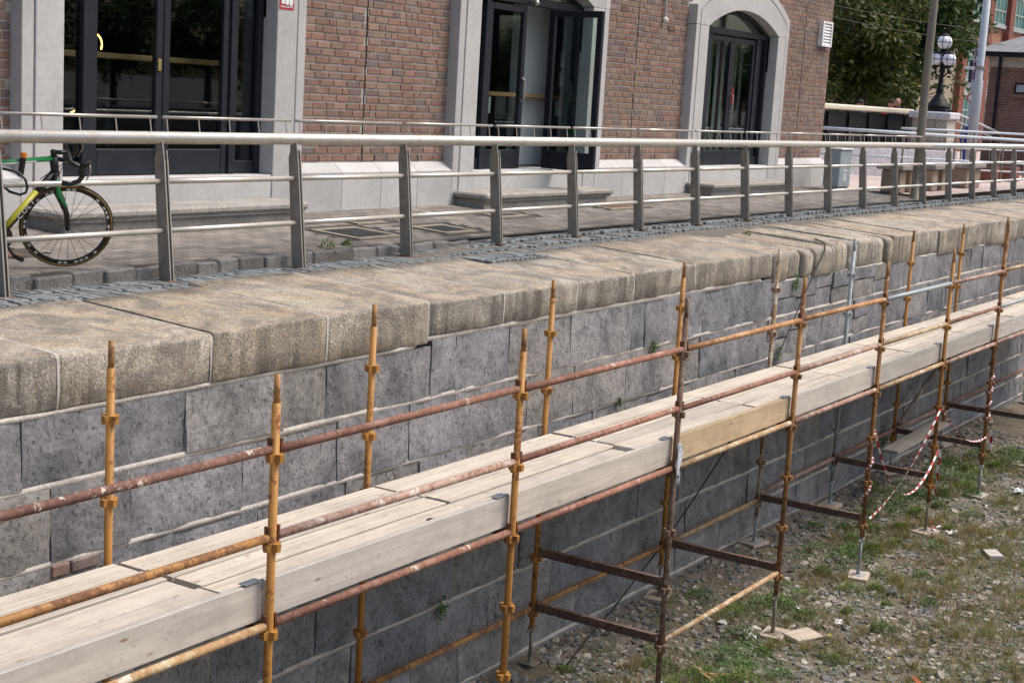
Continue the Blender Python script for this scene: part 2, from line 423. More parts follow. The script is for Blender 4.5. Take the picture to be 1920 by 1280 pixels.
def m_glass():
    k = NM('glass'); n = k.n; l = k.l
    n.remove(k.b)
    tr = n.new('ShaderNodeBsdfTransparent'); tr.inputs[0].default_value = (.80, .86, .85, 1)
    gl = n.new('ShaderNodeBsdfGlossy'); gl.inputs['Roughness'].default_value = .015; gl.inputs['Color'].default_value = (.9, .95, 1, 1)
    lw = n.new('ShaderNodeLayerWeight'); lw.inputs['Blend'].default_value = .5
    pw = n.new('ShaderNodeMath'); pw.operation = 'POWER'; l.new(lw.outputs['Facing'], pw.inputs[0]); pw.inputs[1].default_value = 4.0
    fr = n.new('ShaderNodeMath'); fr.operation = 'MULTIPLY_ADD'; l.new(pw.outputs[0], fr.inputs[0]); fr.inputs[1].default_value = .9; fr.inputs[2].default_value = .06
    mx = n.new('ShaderNodeMixShader')
    l.new(fr.outputs[0], mx.inputs[0]); l.new(tr.outputs[0], mx.inputs[1]); l.new(gl.outputs[0], mx.inputs[2])
    l.new(mx.outputs[0], n['Material Output'].inputs['Surface'])
    M['glass'] = k.m
m_glass()
def emit(name, col, st):
    k = NM(name); k.b.inputs['Emission Color'].default_value = tuple(col)+(1,); k.b.inputs['Emission Strength'].default_value = st
    M[name] = k.done(tuple(col), .6)
emit('lamp_glow', (1.0, .45, .10), 9.0)

def m_leaf(name, stops, transl=.25):
    k = NM(name)
    base = k.ramp(k.island(), stops)
    k.b.inputs['Subsurface Weight'].default_value = 0
    m = k.done(base, .6, 0, None, .3)
    tl = k.nd('ShaderNodeBsdfTranslucent'); k.l.new(base, tl.inputs['Color'])
    mx = k.nd('ShaderNodeMixShader'); mx.inputs[0].default_value = transl
    k.l.new(k.b.outputs[0], mx.inputs[1]); k.l.new(tl.outputs[0], mx.inputs[2])
    k.l.new(mx.outputs[0], k.n['Material Output'].inputs['Surface'])
    M[name] = m
m_leaf('leaf_olive', [(0, (.03, .048, .010)), (.5, (.055, .078, .015)), (.85, (.095, .105, .02)), (1, (.15, .14, .03))])
m_leaf('leaf_dark', [(0, (.025, .05, .012)), (.6, (.045, .085, .018)), (1, (.085, .13, .03))])
m_leaf('leaf_weed', [(0, (.04, .10, .02)), (.5, (.07, .155, .03)), (1, (.12, .215, .05))])
m_leaf('leaf_lime', [(0, (.085, .14, .02)), (.5, (.13, .19, .035)), (1, (.19, .23, .05))])
m_leaf('dry_grass', [(0, (.22, .16, .075)), (.35, (.30, .22, .11)), (.6, (.24, .23, .08)), (1, (.16, .22, .05))])
plain('bark', (.085, .065, .05), .9, var=.4, bump=.6, bs=20)
m_simple('rubble_ground', [(.25, (.085, .072, .055)), (.5, (.165, .14, .103)), (.78, (.26, .22, .16))], 2.2, .95, .9, 45, world=True, dist=.03, det=8)
def m_stone(name, island, stops):
    k = NM(name); v = k.coord(); r = k.island() if island else k.rnd()
    base = k.ramp(r, stops)
    base = k.mix(.7, base, k.ramp(k.noise(v, 22, 5, .65), [(.3, .6), (.7, 1.35)]), 'MULTIPLY')
    M[name] = k.done(base, .85, 0, k.bump(k.noise(v, 40, 4, .6), .4, .01), .3)
ST = [(0, (.08, .08, .084)), (.3, (.13, .128, .126)), (.55, (.19, .18, .165)), (.78, (.25, .23, .195)), (.93, (.32, .29, .24)), (1, (.45, .425, .38))]
m_stone('stone_chip', True, ST); m_stone('stone_slab', False, ST[:5])
plain('litter_white', (.62, .62, .62), .6, var=.15)
plain('litter_orange', (.42, .13, .05), .6)
plain('petal_yellow', (.62, .42, .02), .6)
plain('red_paint', (.42, .03, .03), .5)
plain('white_paint', (.72, .72, .72), .5, var=.08)
plain('blue_paint', (.05, .10, .32), .5)
plain('pale_blue', (.55, .66, .72), .5)
plain('brass', (.45, .34, .12), .35, .8)
plain('iron_cover', (.06, .06, .065), .6, .5, var=.4, bump=.5, bs=120)
plain('rust_cover', (.14, .085, .06), .8, .2, var=.4, bump=.4, bs=60)
plain('drain_rim', (.25, .225, .18), .85, var=.2, bump=.3)
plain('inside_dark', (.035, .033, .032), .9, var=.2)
plain('inside_floor', (.11, .10, .09), .6)
plain('inside_grey', (.74, .75, .78), .8, var=.04)
plain('shop_white', (.55, .55, .55), .6)
plain('green_plastic', (.10, .42, .05), .5)
plain('rubber', (.012, .012, .012), .6, var=.3)
plain('tyre_tan', (.20, .13, .035), .7)
plain('bike_green', (.02, .24, .07), .35, .0, .5, var=.08)
plain('bike_yellow', (.50, .46, .03), .35, .0, .5, var=.08)
plain('bike_black', (.012, .012, .013), .4, .0, .5)
plain('bike_white', (.65, .65, .65), .4, .0, .5, var=.05)
plain('orange_plastic', (.62, .21, .02), .5)
plain('spoke_steel', (.28, .28, .28), .4, .8)
plain('cabinet_green', (.29, .35, .37), .55, var=.1)
plain('office_glass', (.04, .17, .16), .3, .0, .6, var=.35, sc_=.6)
plain('office_frame', (.34, .38, .37), .6, var=.1)
plain('office_brick', (.33, .165, .115), .9, var=.15, sc_=2)
plain('office_red', (.19, .065, .045), .8, var=.2)
plain('office_beige', (.30, .265, .19), .9, var=.12, sc_=1)
plain('office_panel', (.30, .35, .37), .7, var=.06)
plain('globe_glass', (.74, .77, .84), .35, .0, .5, var=.03)
plain('sign_purple', (.24, .05, .17), .5, var=.1)
plain('sign_dark', (.03, .03, .05), .5)
plain('skin', (.42, .22, .16), .6, var=.1)
plain('hair_dark', (.025, .018, .014), .8)
plain('cloth_red', (.42, .02, .03), .8); plain('cloth_dark', (.03, .032, .045), .85); plain('cloth_white', (.58, .58, .60), .85, var=.1)
plain('cloth_blue', (.04, .08, .30), .85); plain('denim', (.05, .065, .12), .85)
plain('plastic_bag', (.66, .68, .70), .5, var=.08, bump=.5, bs=25)
plain('clip_steel', (.30, .36, .40), .45, .6)
plain('cable_black', (.025, .024, .024), .6)
plain('planter_red', (.22, .075, .05), .8)
# ================================================================== SETTING
def gz(x, y):
    """height of the rubble bed"""
    h = -.05 + .05*noise.noise((x*.35, y*.5, 1.0)) + .022*noise.noise((x*1.6, y*1.6, 4.0))
    h += .10*max(0, (y-6.15))/.5 if y > 6.15 else 0
    return h
def riverbed():
    xs = [-400, -150, -60, -20, -5, 4] + [8+.14*i for i in range(0, 150)] + [30, 34, 40, 50, 70, 120, 400]
    ys = [-29.7, -20, -12, -6, -2, 0] + [2+.11*i for i in range(0, 43)] + [6.80]
    vs = []; n = len(ys)
    for x in xs:
        for y in ys:
            d = .012*noise.noise((x*6, y*6, 9)) if 7 < x < 31 and 1 < y else 0
            vs.append((x, y, gz(x, y)+d))
    fs = [(i*n+j, (i+1)*n+j, (i+1)*n+j+1, i*n+j+1) for i in range(len(xs)-1) for j in range(n-1)]
    struct(MB().add(vs, fs).build('riverbed', M['rubble_ground'], smooth=True, center=False))
riverbed()

def wy(z): return 6.64 + .026*z

# ---------------------------------------------------------------- quay wall: every block its own object
wall = empty('quay_wall', (12, 6.7, 0), 'grey limestone quay wall of big pitted blocks with pale mortar beds', 'quay wall')
core = MB()
core.add([(2, wy(-.5)+.07, -.5), (60, wy(-.5)+.07, -.5), (60, wy(3.05)+.07, 3.05), (2, wy(3.05)+.07, 3.05)], [(0, 1, 2, 3)])
core.box((2, 6.95, -.6), (60, 7.6, 3.0))
core.build('wall_core', M['dark_core'], wall)

def stone_block(x0, x1, z0, z1, seed, rough=.010, parent=wall, mat_='limestone', off=0.0):
    nx = max(4, min(10, int((x1-x0)/.12))); nz = max(4, int((z1-z0)/.09))
    vs = []; e = .005
    for j in range(nz+1):
        for i in range(nx+1):
            u, t = i/nx, j/nz
            x = x0+(x1-x0)*u; z = z0+(z1-z0)*t
            edge = (i in (0, nx)) or (j in (0, nz))
            if edge:
                x += .006*noise.noise((x*5+seed, z*7, seed)) ; z += .009*noise.noise((x*4, z*5+seed, seed+3))
            y = wy(z)+off + rough*1.6*noise.noise((x*2.3+seed*3, z*3.1, seed)) + rough*.8*noise.noise((x*8, z*8, seed*1.7))
            if edge: y += e+.010*max(0, noise.noise((x*7, z*7, seed+5)))
            vs.append((x, y, z))
    n = nx+1
    fs = [(j*n+i, j*n+i+1, (j+1)*n+i+1, (j+1)*n+i) for j in range(nz) for i in range(nx)]
    # sides
    per = [i for i in range(nx+1)] + [j*n+nx for j in range(1, nz+1)] + [nz*n+i for i in range(nx-1, -1, -1)] + [j*n for j in range(nz-1, 0, -1)]
    o = len(vs); L = len(per); nf = len(fs)
    for p in per: vs.append(vs[p])
    for p in per: x, y, z = vs[p]; vs.append((x, wy(z)+.16, z))
    fs += [(o+(k+1) % L, o+k, o+L+k, o+L+(k+1) % L) for k in range(L)]
    ob = MB().add(vs, fs).build('stone_block', M[mat_], parent)
    ob.data.polygons.foreach_set('use_smooth', [i < nf for i in range(len(fs))])

ZB = [3.035, 2.61, 2.14, 1.72, 1.30, .87, .45, .10, -.35]
JT = {0: [4.3, 5.598, 6.884, 7.805, 8.283, 9.546, 9.889, 10.679, 11.698, 12.861, 13.135, 14.461, 15.479, 16.3],
      1: [4.4, 5.10, 5.80, 6.415, 7.414, 8.412, 9.282, 9.891, 11.0, 11.788, 12.781, 13.537, 14.415, 15.126, 16.2],
      3: [8.0, 8.9, 10.1, 11.3, 12.4, 13.5, 14.6, 15.7], 4: [6.1, 7.139, 8.21, 9.93, 10.968, 12.013, 13.177, 14.2, 15.1, 15.9],
      5: [7.7, 8.617, 9.592, 10.502, 11.511, 12.648, 12.90, 13.9, 14.8, 15.9], 6: [9.392, 10.068, 11.1, 12.005, 12.959, 14.1, 15.2, 16.4],
      7: [10.6, 11.642, 12.874, 14.0, 15.3, 16.6]}
rw = random.Random(21)
beds = []
for c in range(8):
    zt, zb = ZB[c], ZB[c+1]
    js = list(JT.get(c, []))
    if not js: js = [5.0]
    x = js[0]
    while x > 3.4: x -= rw.uniform(.6, 1.25); js.insert(0, x)
    x = js[-1]
    while x < 40:
        x += rw.uniform(.45, .85) if 16 < x < 21 and c < 3 else rw.uniform(.65, 1.2); js.append(x)
    g = .014
    for a, b in zip(js[:-1], js[1:]):
        sd = rw.uniform(0, 50); off = rw.uniform(-.007, .007)
        vg = .0045
        if c == 0: zt = 3.085 if 9.47 < (a+b)/2 < 16.1 else ZB[0]
        x0, x1 = a+vg, b-vg
        if 16.3 < (a+b)/2 < 20.3 and c < 3 and rw.random() < .5:
            zm = zb+(zt-zb)*rw.uniform(.4, .62)
            stone_block(x0, x1, zb+g, zm-.008, sd, .012, off=off); stone_block(x0, x1, zm+.008, zt-g, sd+3, .012, off=off-.008)
        elif rw.random() < .08 and b-a > .8:
            xm = a+(b-a)*rw.uniform(.35, .65)
            stone_block(x0, xm-.006, zb+g, zt-g, sd, off=off); stone_block(xm+.006, x1, zb+g, zt-g, sd+4, off=off)
        else: stone_block(x0, x1, zb+g, zt-g, sd, rw.uniform(.007, .013), off=off)
    # raised mortar bed at the bottom of the course
    mb = MB(); xs = [3+.09*i for i in range(int(37/.09))]; vs = []
    for x in xs:
        n1 = noise.noise((x*1.7, zb*9, 1.0)); n2 = noise.noise((x*6, zb*5, 7.0))
        zc = zb + .004*n1; hh = .0235+.006*noise.noise((x*3.1, zb, 3))+.004*n2
        y = wy(zc)+.003+.005*noise.noise((x*5, zb*3, 5))
        for dz, dy in ((-1, .05), (-.9, .003), (.85, .004), (1, .05)): vs.append((x, y+dy, zc+dz*hh))
    fs = [(i*4+j, (i+1)*4+j, (i+1)*4+j+1, i*4+j+1) for i in range(len(xs)-1) for j in range(3)]
    mb.add(vs, fs).build('mortar_bed', M['mortar'], wall, smooth=True)

# a bit of brick infill low on the wall beside the deck
for a, b in ((5.80, 5.93), (5.945, 6.15)):
    MB().bbox((a, wy(2.1)-.012, 2.065), (b, wy(2.1)+.1, 2.135), .006).build('brick', M['brick'], wall)

# ---------------------------------------------------------------- coping stones
coping = empty('quay_coping', (12, 7.3, 3.1), 'tan granite coping of worn rounded stones along the quay edge', 'coping')
CE = [3.2, 4.6, 5.86, 7.10, 8.25, 9.47, 10.55, 11.76, 12.85, 14.18, 16.17, 16.72, 17.14, 17.44, 18.10, 18.67, 19.06, 19.62, 20.10, 20.43, 21.49, 22.45, 23.28, 24.2, 25.08]
while CE[-1] < 45: CE.append(CE[-1]+rw.uniform(.85, 1.25))
BACK = {5.86: 8.0, 7.10: 7.92, 8.25: 8.08, 9.47: 8.10, 10.55: 8.02, 11.76: 7.70, 12.85: 7.98, 14.18: 8.02}
for a, b in zip(CE[:-1], CE[1:]):
    worn = 16.0 < (a+b)/2 < 20.4
    back = BACK.get(a, 8.08+rw.uniform(-.05, .06)); sd = rw.uniform(0, 90)
    zb = 3.045 if a < 9.3 else (3.095 if a < 16 else (3.0+rw.uniform(-.03, .05)))
    yf0 = 6.712+rw.uniform(-.012, .010) + (rw.uniform(-.02, .03) if worn else 0)
    zt = 3.375+rw.uniform(-.008, .010) + (rw.uniform(-.02, .012) if worn else 0)
    rr = rw.uniform(.022, .042) + (.055 if worn else 0)
    g = .007 + (rw.uniform(.008, .026) if worn else 0)
    prof = [(yf0+.16, zb), (yf0+.012, zb+.004), (yf0, zb+.02), (yf0-.004, zb+.13), (yf0, zt-rr)]
    for t in (30, 60, 88): prof.append((yf0+rr-rr*math.cos(R(t)), zt-rr+rr*math.sin(R(t))))
    nb = 5
    for k in range(1, nb+1):
        y = yf0+rr+(back-yf0-rr)*k/nb; prof.append((y, zt+(y-yf0-rr)*.052))
    prof.append((back, zt-.14))
    P = len(prof); vs = []; w0 = b-a-2*g
    er = .010 + (.022 if worn else 0)
    nm_ = max(3, int(w0/.14)); ends = [0, .010, .03]
    us = ends+[.03+(w0-.06)*i/nm_ for i in range(1, nm_)]+[w0-q for q in ends[::-1]]
    nx = len(us)-1
    for i, ux in enumerate(us):
        x = a+g+ux; d = min(ux, w0-ux)
        ins = er*max(0, 1-d/.03)**2
        for k, (y, z) in enumerate(prof):
            w_ = .012*noise.noise((x*2.2+sd, y*2.5, z*3)) + .009*noise.noise((x*9+sd, y*9, z*9)) + .006*noise.noise((x*22+sd, y*22, z*22))
            if 1 <= k <= 7: y2, z2 = y+w_*1.1+ins, z+(w_*.7-ins*.6 if k > 4 else 0)
            else: y2, z2 = y+(.02*noise.noise((x*2, sd, 3)) if k == P-1 or k == P-2 else 0), z+w_*.55-ins*.35
            vs.append((x, y2, z2))
    fs = [(i*P+k, i*P+k+1, (i+1)*P+k+1, (i+1)*P+k) for i in range(nx) for k in range(P-1)]
    fs = [f[::-1] for f in fs]; nf = len(fs); o_ = len(vs)
    vs += vs[:P]+vs[nx*P:(nx+1)*P]
    fs += [tuple(range(o_, o_+P)), tuple(range(o_+2*P-1, o_+P-1, -1))]
    ob = MB().add(vs, fs).build('coping_stone', M['granite'], coping)
    ob.data.polygons.foreach_set('use_smooth', [i < nf for i in range(len(fs))])
    # mortar in the joint
    jd = .03 if not worn else .075
    if not worn or rw.random() < .4:
        j = MB(); pr_ = prof[1:-1]; vs = []; wj = .011
        for s_ in (-1, 1):
            for q, (y, z) in enumerate(pr_):
                oy = -.001 if q < 6 else 0; oz = .0015 if q > 3 else 0
                vs.append((b+s_*wj+.003*noise.noise((y*9, z*9, b)), y+oy+.004+.003*noise.noise((y*12, z*12, b)), z+oz-.003))
        n_ = len(pr_); j.add(vs, [(q, q+1, n_+q+1, n_+q) for q in range(n_-1)])
        j.build('joint_mortar', M['mortar'], coping, smooth=True)
# mortar bed just under the coping
mb = MB(); vs = []; xs = [3+.1*i for i in range(420)]
for x in xs:
    zc = (3.035 if x < 9.4 else 3.085 if x < 16 else 3.01)+.006*noise.noise((x*2, 1, 1)); hh = (.018 if x < 9.4 or x > 16 else .03)+.008*noise.noise((x*3, 4, 2))
    y = wy(3.03)+.004+.006*noise.noise((x*5, 7, 5))
    for dz, dy in ((-1, .05), (-.8, 0), (.8, 0), (1, .06)): vs.append((x, y+dy, zc+dz*hh))
mb.add(vs, [(i*4+j, (i+1)*4+j, (i+1)*4+j+1, i*4+j+1) for i in range(len(xs)-1) for j in range(3)]).build('mortar_bed', M['mortar'], coping, smooth=True)
MB().box((2.9, 6.80, 2.95), (45, 7.6, 3.22)).build('coping_core', M['dark_core'], coping)

# ---------------------------------------------------------------- quay top: bed, setts, kerb, pavers
def rise(x):
    t = max(0, min(1, (x-10.5)/3.5)); return t*t*(3-2*t)
def setz(x, y): return 3.438 + .075*rise(x)*max(0, min(1, (y-7.95)/.45))
sett_strip = struct(MB().add([(2.9, 7.5, 3.35), (60, 7.5, 3.35), (60, 8.05, 3.455), (60, 8.62, 3.52), (13.6, 8.62, 3.515), (2.9, 8.62, 3.425), (2.9, 8.05, 3.422), (13.6, 8.05, 3.446), (13.6, 7.5, 3.35), (10.6, 7.5, 3.35), (10.6, 8.05, 3.422), (10.6, 8.62, 3.425)],
                             [(0, 9, 10, 6), (9, 8, 7, 10), (8, 1, 2, 7), (6, 10, 11, 5), (10, 7, 4, 11), (7, 2, 3, 4)]).build('sett_strip', M['sett_bed'], center=False))
def sett_geo(mb, x, y, lx, ly, z, rot, sd):
    c, s_ = math.cos(rot), math.sin(rot); hx, hy = lx/2, ly/2; t = .008
    vs = []
    for (u, v, zz) in ((-hx, -hy, -.06), (hx, -hy, -.06), (hx, hy, -.06), (-hx, hy, -.06), (-hx+.001, -hy+.001, -t), (hx-.001, -hy+.001, -t), (hx-.001, hy-.001, -t), (-hx+.001, hy-.001, -t),
                       (-hx+t, -hy+t, 0), (hx-t, -hy+t, 0), (hx-t, hy-t, 0), (-hx+t, hy-t, 0)):
        q = .003
        u += rs.uniform(-q, q); v += rs.uniform(-q*1.6, q*1.6); zz += rs.uniform(-.0025, .0025)
        vs.append((x+c*u-s_*v, y+s_*u+c*v, z+zz))
    fs = [(8, 9, 10, 11)]
    for k in range(4):
        j = (k+1) % 4; fs += [(k, j, 4+j, 4+k), (4+k, 4+j, 8+j, 8+k)]
    mb.add(vs, fs)
rs = random.Random(5)
setts = []
y_rows = [(7.56, 7.82), (7.83, 8.10), (8.11, 8.32), (8.33, 8.49)]
for ya, yb_ in y_rows:
    x = 4.5+rs.uniform(0, .05)
    while x < 34:
        lx = rs.uniform(.06, .105); 
        # skip where a coping stone reaches further back
        lim = 7.93
        for a, b in zip(CE[:-1], CE[1:]):
            if a <= x < b: lim = BACK.get(a, 8.10)
        dy = rs.uniform(-.03, .03)
        y0 = max(ya+dy, lim-.012); y1 = yb_+dy
        if y1-y0 > .055:
            setts.append((x+lx/2, (y0+y1)/2, lx-.014, y1-y0-.016, setz(x, (y0+y1)/2)+rs.uniform(-.004, .005)+(.0 if x < 20 else .008), R(rs.uniform(-2.5, 2.5)+3*noise.noise((x, ya, 0)))))
        x += lx
setts.sort(key=lambda t: t[0]-.6*t[1])
many = MB()
for i, t in enumerate(setts):
    if i < 300:
        k = MB(); sett_geo(k, *t[:4], t[4], t[5], i); k.build('sett', M['slate_sett'], sett_strip)
    else: sett_geo(many, *t[:4], t[4], t[5], i)
k = NM('slate_sett_many'); v = k.coord()
c_ = k.mix(.7, k.ramp(k.island(), [(0, (.125, .135, .142)), (1, (.205, .215, .22))]), k.ramp(k.noise(v, 60, 4, .6), [(.3, .6), (.7, 1.3)]), 'MULTIPLY')
M['slate_sett_many'] = k.done(c_, .75, 0, k.bump(k.noise(v, 30, 4, .6), .5, .01))
stuff(many.build('sett_field', M['slate_sett_many'], sett_strip, center=False))

def pz(y): return 3.535 + (y-8.5)*.048
paving = struct(MB().add([(2.9, 8.52, pz(8.52)-.009), (27.6, 8.52, pz(8.52)-.009), (27.6, 10.6, pz(10.6)-.009), (2.9, 10.6, pz(10.6)-.009)], [(0, 1, 2, 3)]).build('paving', M['paver_bed'], center=False))
x = 4.4
while x < 15.5:
    L = rs.uniform(.2, .36)
    sink = .05*rise(x)
    k = MB(); zt = pz(8.55)-sink*.6
    k.bbox((x+.005, 8.465+rs.uniform(-.02, .02), 3.36), (x+L-.005, 8.588, zt+rs.uniform(-.016, .006)), .014, .010)
    k.build('kerb_stone', M['kerb_stone'], paving, smooth=False)
    x += L
MB().box((2.9, 8.482, 3.38), (13.8, 8.58, 3.505)).build('kerb_fill', M['sett_bed'], paving)
COVERS = [(11.33, 12.02, 8.87, 9.49), (12.70, 13.28, 8.82, 9.31), (12.25, 12.75, 9.62, 9.95), (17.4, 18.3, 9.5, 9.85), (14.7, 15.3, 9.45, 9.75)]
def in_cover(xa, xb, ya, yb_): return any(xb > c[0]-.05 and xa < c[1]+.05 and yb_ > c[2]-.05 and ya < c[3]+.05 for c in COVERS+[(6.2, 7.75, 9.18, 9.58)])
pv = []; row = 0; y = 8.592
while y < 10.42:
    x = 4.6+(row % 2)*.105+rs.uniform(-.01, .01)
    while x < 27.4:
        if not in_cover(x, x+.21, y, y+.1): pv.append((x, y))
        x += .21
    y += .104; row += 1
pv.sort(key=lambda t: t[0]-.7*(t[1]-8.5))
pm = MB().bbox((-.1012, -.0508, -.03), (.1012, .0508, 0), .003).mesh('paver', M['paver'])
pmany = MB()
for i, (x, y) in enumerate(pv):
    z = pz(y+.05)+rs.uniform(-.0012, .0012); sl = math.atan(.048)
    if i < 300:
        o = inst('paver', pm, (x+.105, y+.052, z), paving, (sl+R(rs.uniform(-.15, .15)), R(rs.uniform(-.15, .15)), R(rs.uniform(-.6, .6))))
    else:
        j = lambda: rs.uniform(-.003, .003)
        pmany.add([(x+.0035, y+.001, z-.02), (x+.2065, y+.001, z-.02), (x+.2065, y+.103, z-.02), (x+.0035, y+.103, z-.02),
                   (x+.005, y+.0025, z-.0022), (x+.205, y+.0025, z-.0022), (x+.205, y+.1015, z+.0022), (x+.005, y+.1015, z+.0022)],
                  [(4, 5, 6, 7), (0, 1, 5, 4), (1, 2, 6, 5), (2, 3, 7, 6), (3, 0, 4, 7)])
k = NM('paver_many'); v = k.coord(rnd=False)
c_ = k.mix(1.0, k.ramp(k.island(), [(0, (.145, .135, .12)), (.5, (.195, .18, .16)), (1, (.25, .23, .205))]), k.ramp(k.noise(v, 1.1, 5, .6), [(.3, .75), (.7, 1.15)]), 'MULTIPLY')
M['paver_many'] = k.done(c_, .85, 0, k.bump(k.noise(v, 60, 4, .6), .3, .01))
stuff(pmany.build('paver_field', M['paver_many'], paving, center=False))
# drain gratings and covers set into the paving
for i, (xa, xb, ya, yb_) in enumerate(COVERS):
    z0 = pz((ya+yb_)/2)
    t = empty('drain_cover', ((xa+xb)/2, (ya+yb_)/2, z0), ['dark iron drain grating in the paving, nearest the bicycle', 'dark ribbed drain grating right of the first one', 'small dark cover plate behind the two drain gratings',
              'rusty brown cover plate before the middle door step', 'small dark cover plate close to the middle door step'][i], 'drain cover', 'covers set in the paving')
    sl = .048
    def slab(a, b, c, d, dz, th, mb):
        mb.add([(a, c, z0+(c-(ya+yb_)/2)*sl+dz-th), (b, c, z0+(c-(ya+yb_)/2)*sl+dz-th), (b, d, z0+(d-(ya+yb_)/2)*sl+dz-th), (a, d, z0+(d-(ya+yb_)/2)*sl+dz-th),
                (a, c, z0+(c-(ya+yb_)/2)*sl+dz), (b, c, z0+(c-(ya+yb_)/2)*sl+dz), (b, d, z0+(d-(ya+yb_)/2)*sl+dz), (a, d, z0+(d-(ya+yb_)/2)*sl+dz)],
               [(4, 5, 6, 7), (0, 1, 5, 4), (1, 2, 6, 5), (2, 3, 7, 6), (3, 0, 4, 7)])
    f = MB(); e = .07
    slab(xa-.0, xb, ya, ya+e, .004, .03, f); slab(xa, xb, yb_-e, yb_, .004, .03, f); slab(xa, xa+e, ya+e, yb_-e, .004, .03, f); slab(xb-e, xb, ya+e, yb_-e, .004, .03, f)
    f.build('rim', M['drain_rim'], t)
    g = MB()
    if i < 2:
        n = 9
        for q in range(n):
            xx = xa+e+(xb-xa-2*e)*q/n; slab(xx+.004, xx+(xb-xa-2*e)/n-.012, ya+e, yb_-e, .001, .02, g)
        for q in (.33, .66):
            yy = ya+e+(yb_-ya-2*e)*q; slab(xa+e, xb-e, yy-.008, yy+.008, .003, .02, g)
        g.build('bar_grid', M['iron_cover'], t)
        h = MB(); slab(xa+e, xb-e, ya+e, yb_-e, -.018, .004, h); h.build('drain_pit', M['dark_core'], t)
    else:
        slab(xa+e, xb-e, ya+e, yb_-e, .001, .02, g); g.build('plate', M['rust_cover' if i == 3 else 'iron_cover'], t)
t = MB().add([(6.2, 9.2, pz(9.2)+.004), (7.7, 9.2, pz(9.2)+.004), (7.7, 9.56, pz(9.56)+.004), (6.2, 9.56, pz(9.56)+.004), (6.2, 9.2, pz(9.2)-.02), (7.7, 9.2, pz(9.2)-.02), (7.7, 9.56, pz(9.56)-.02), (6.2, 9.56, pz(9.56)-.02)],
         [(0, 1, 2, 3), (0, 4, 5, 1), (1, 5, 6, 2), (2, 6, 7, 3), (3, 7, 4, 0)])
tag(t.build('cover_plate', M['rust_cover']), 'long rusty brown cover plate in the paving behind the bicycle wheel', 'cover plate', 'covers set in the paving')

# plaza beyond the building
struct(MB().add([(27.45, 8.45, 3.60), (140, 8.45, 3.60), (140, 90, 3.60), (27.45, 90, 3.60)], [(0, 1, 2, 3)]).build('plaza', M['pink_paving'], center=False))
struct(MB().add([(-60, 10.7, 3.55), (27.3, 10.7, 3.55), (27.3, 90, 3.55), (-60, 90, 3.55)], [(0, 1, 2, 3)]).build('ground_behind', M['paver_bed'], center=False))

# ================================================================== BRICK BUILDING
YP, YBR = 10.44, 10.585          # stone front, brick front
bld = empty('brick_building', (18, 10.6, 3.6), 'red brick quayside building with pale stone arched door surrounds', 'building')
OPEN = [(9.125, 11.855), (15.53, 18.23), (21.86, 24.60)]
JW = .45
ZT = 8.4
XL, XR = 3.2, 27.40
outer = [(a-JW, b+JW) for a, b in OPEN]
panels = []
px = XL
for a, b in outer: panels.append((px, a)); px = b
panels.append((px, XR))
SP, APX = 6.20, 6.53               # arch springing and crown of the opening
def arch_pts(x0, x1, zs, za, n=16):
    c = (x0+x1)/2; hw = (x1-x0)/2; h = za-zs; rad = (hw*hw+h*h)/(2*h); zc = za-rad
    a0 = math.asin(hw/rad)
    return [(c+rad*math.sin(-a0+2*a0*i/n), zc+rad*math.cos(-a0+2*a0*i/n)) for i in range(n+1)]
# backing wall (mortar) between and above the openings
bk = MB()
for a, b in panels: bk.box((a, YBR+.010, 3.55), (b, YBR+.28, ZT))
for (oa, ob_), (a, b) in zip(outer, OPEN):
    ip = arch_pts(a, b, SP, APX)
    poly = [(oa, ZT), (oa, SP)]+[(a, SP)] + ip[1:-1] + [(b, SP), (ob_, SP), (ob_, ZT)]
    n = len(ip)
    top = [(oa+(ob_-oa)*i/(n-1), ZT) for i in range(n)]
    for i in range(n-1):
        q = [ip[i], ip[i+1], top[i+1], top[i]]
        bk.prism(q, YBR+.010, YBR+.27)
    bk.box((oa, YBR+.012, SP-.6), (a, YBR+.27, ZT-1.0)); bk.box((b, YBR+.012, SP-.6), (ob_, YBR+.27, ZT-1.0))
bk.build('wall', M['brick_mortar'], bld)
# bricks
BH, BL, MG = .0800, .2260, .011
MJ = [6.9, 13.50, 19.80, 26.10]
rb = random.Random(11)
bricks = []
def ext_top(x):
    for (oa, ob_) in outer:
        if oa-.01 < x < ob_+.01:
            c = (oa+ob_)/2; u = abs(x-c)/((ob_-oa)/2)
            return 7.02-.52*u**2.2
    return 4.135
zrow = 4.145; row = 0
while zrow < ZT-.05:
    segs = []
    if zrow < 6.35: segs = panels
    else: segs = [(XL, XR)]
    for a, b in segs:
        cuts = [a]+[m for m in MJ if a < m < b]+[b]
        for i, (s0, s1) in enumerate(zip(cuts[:-1], cuts[1:])):
            s0 += .008 if i else 0; s1 -= .008 if i < len(cuts)-2 else 0
            x = s0-(BL/2 if row % 2 else 0) + .03*math.sin(row*1.7)
            while x < s1:
                L = BL/2 if rb.random() < .16 else BL
                xa, xb = max(x, s0), min(x+L, s1)
                x += L
                if xb-xa < .05: continue
                xm = (xa+xb)/2
                if zrow >= 6.35 and ext_top(xm) > zrow+.05: continue
                bricks.append((xa+MG/2, xb-MG/2, zrow+.009, zrow+BH-.009))
    zrow += BH; row += 1
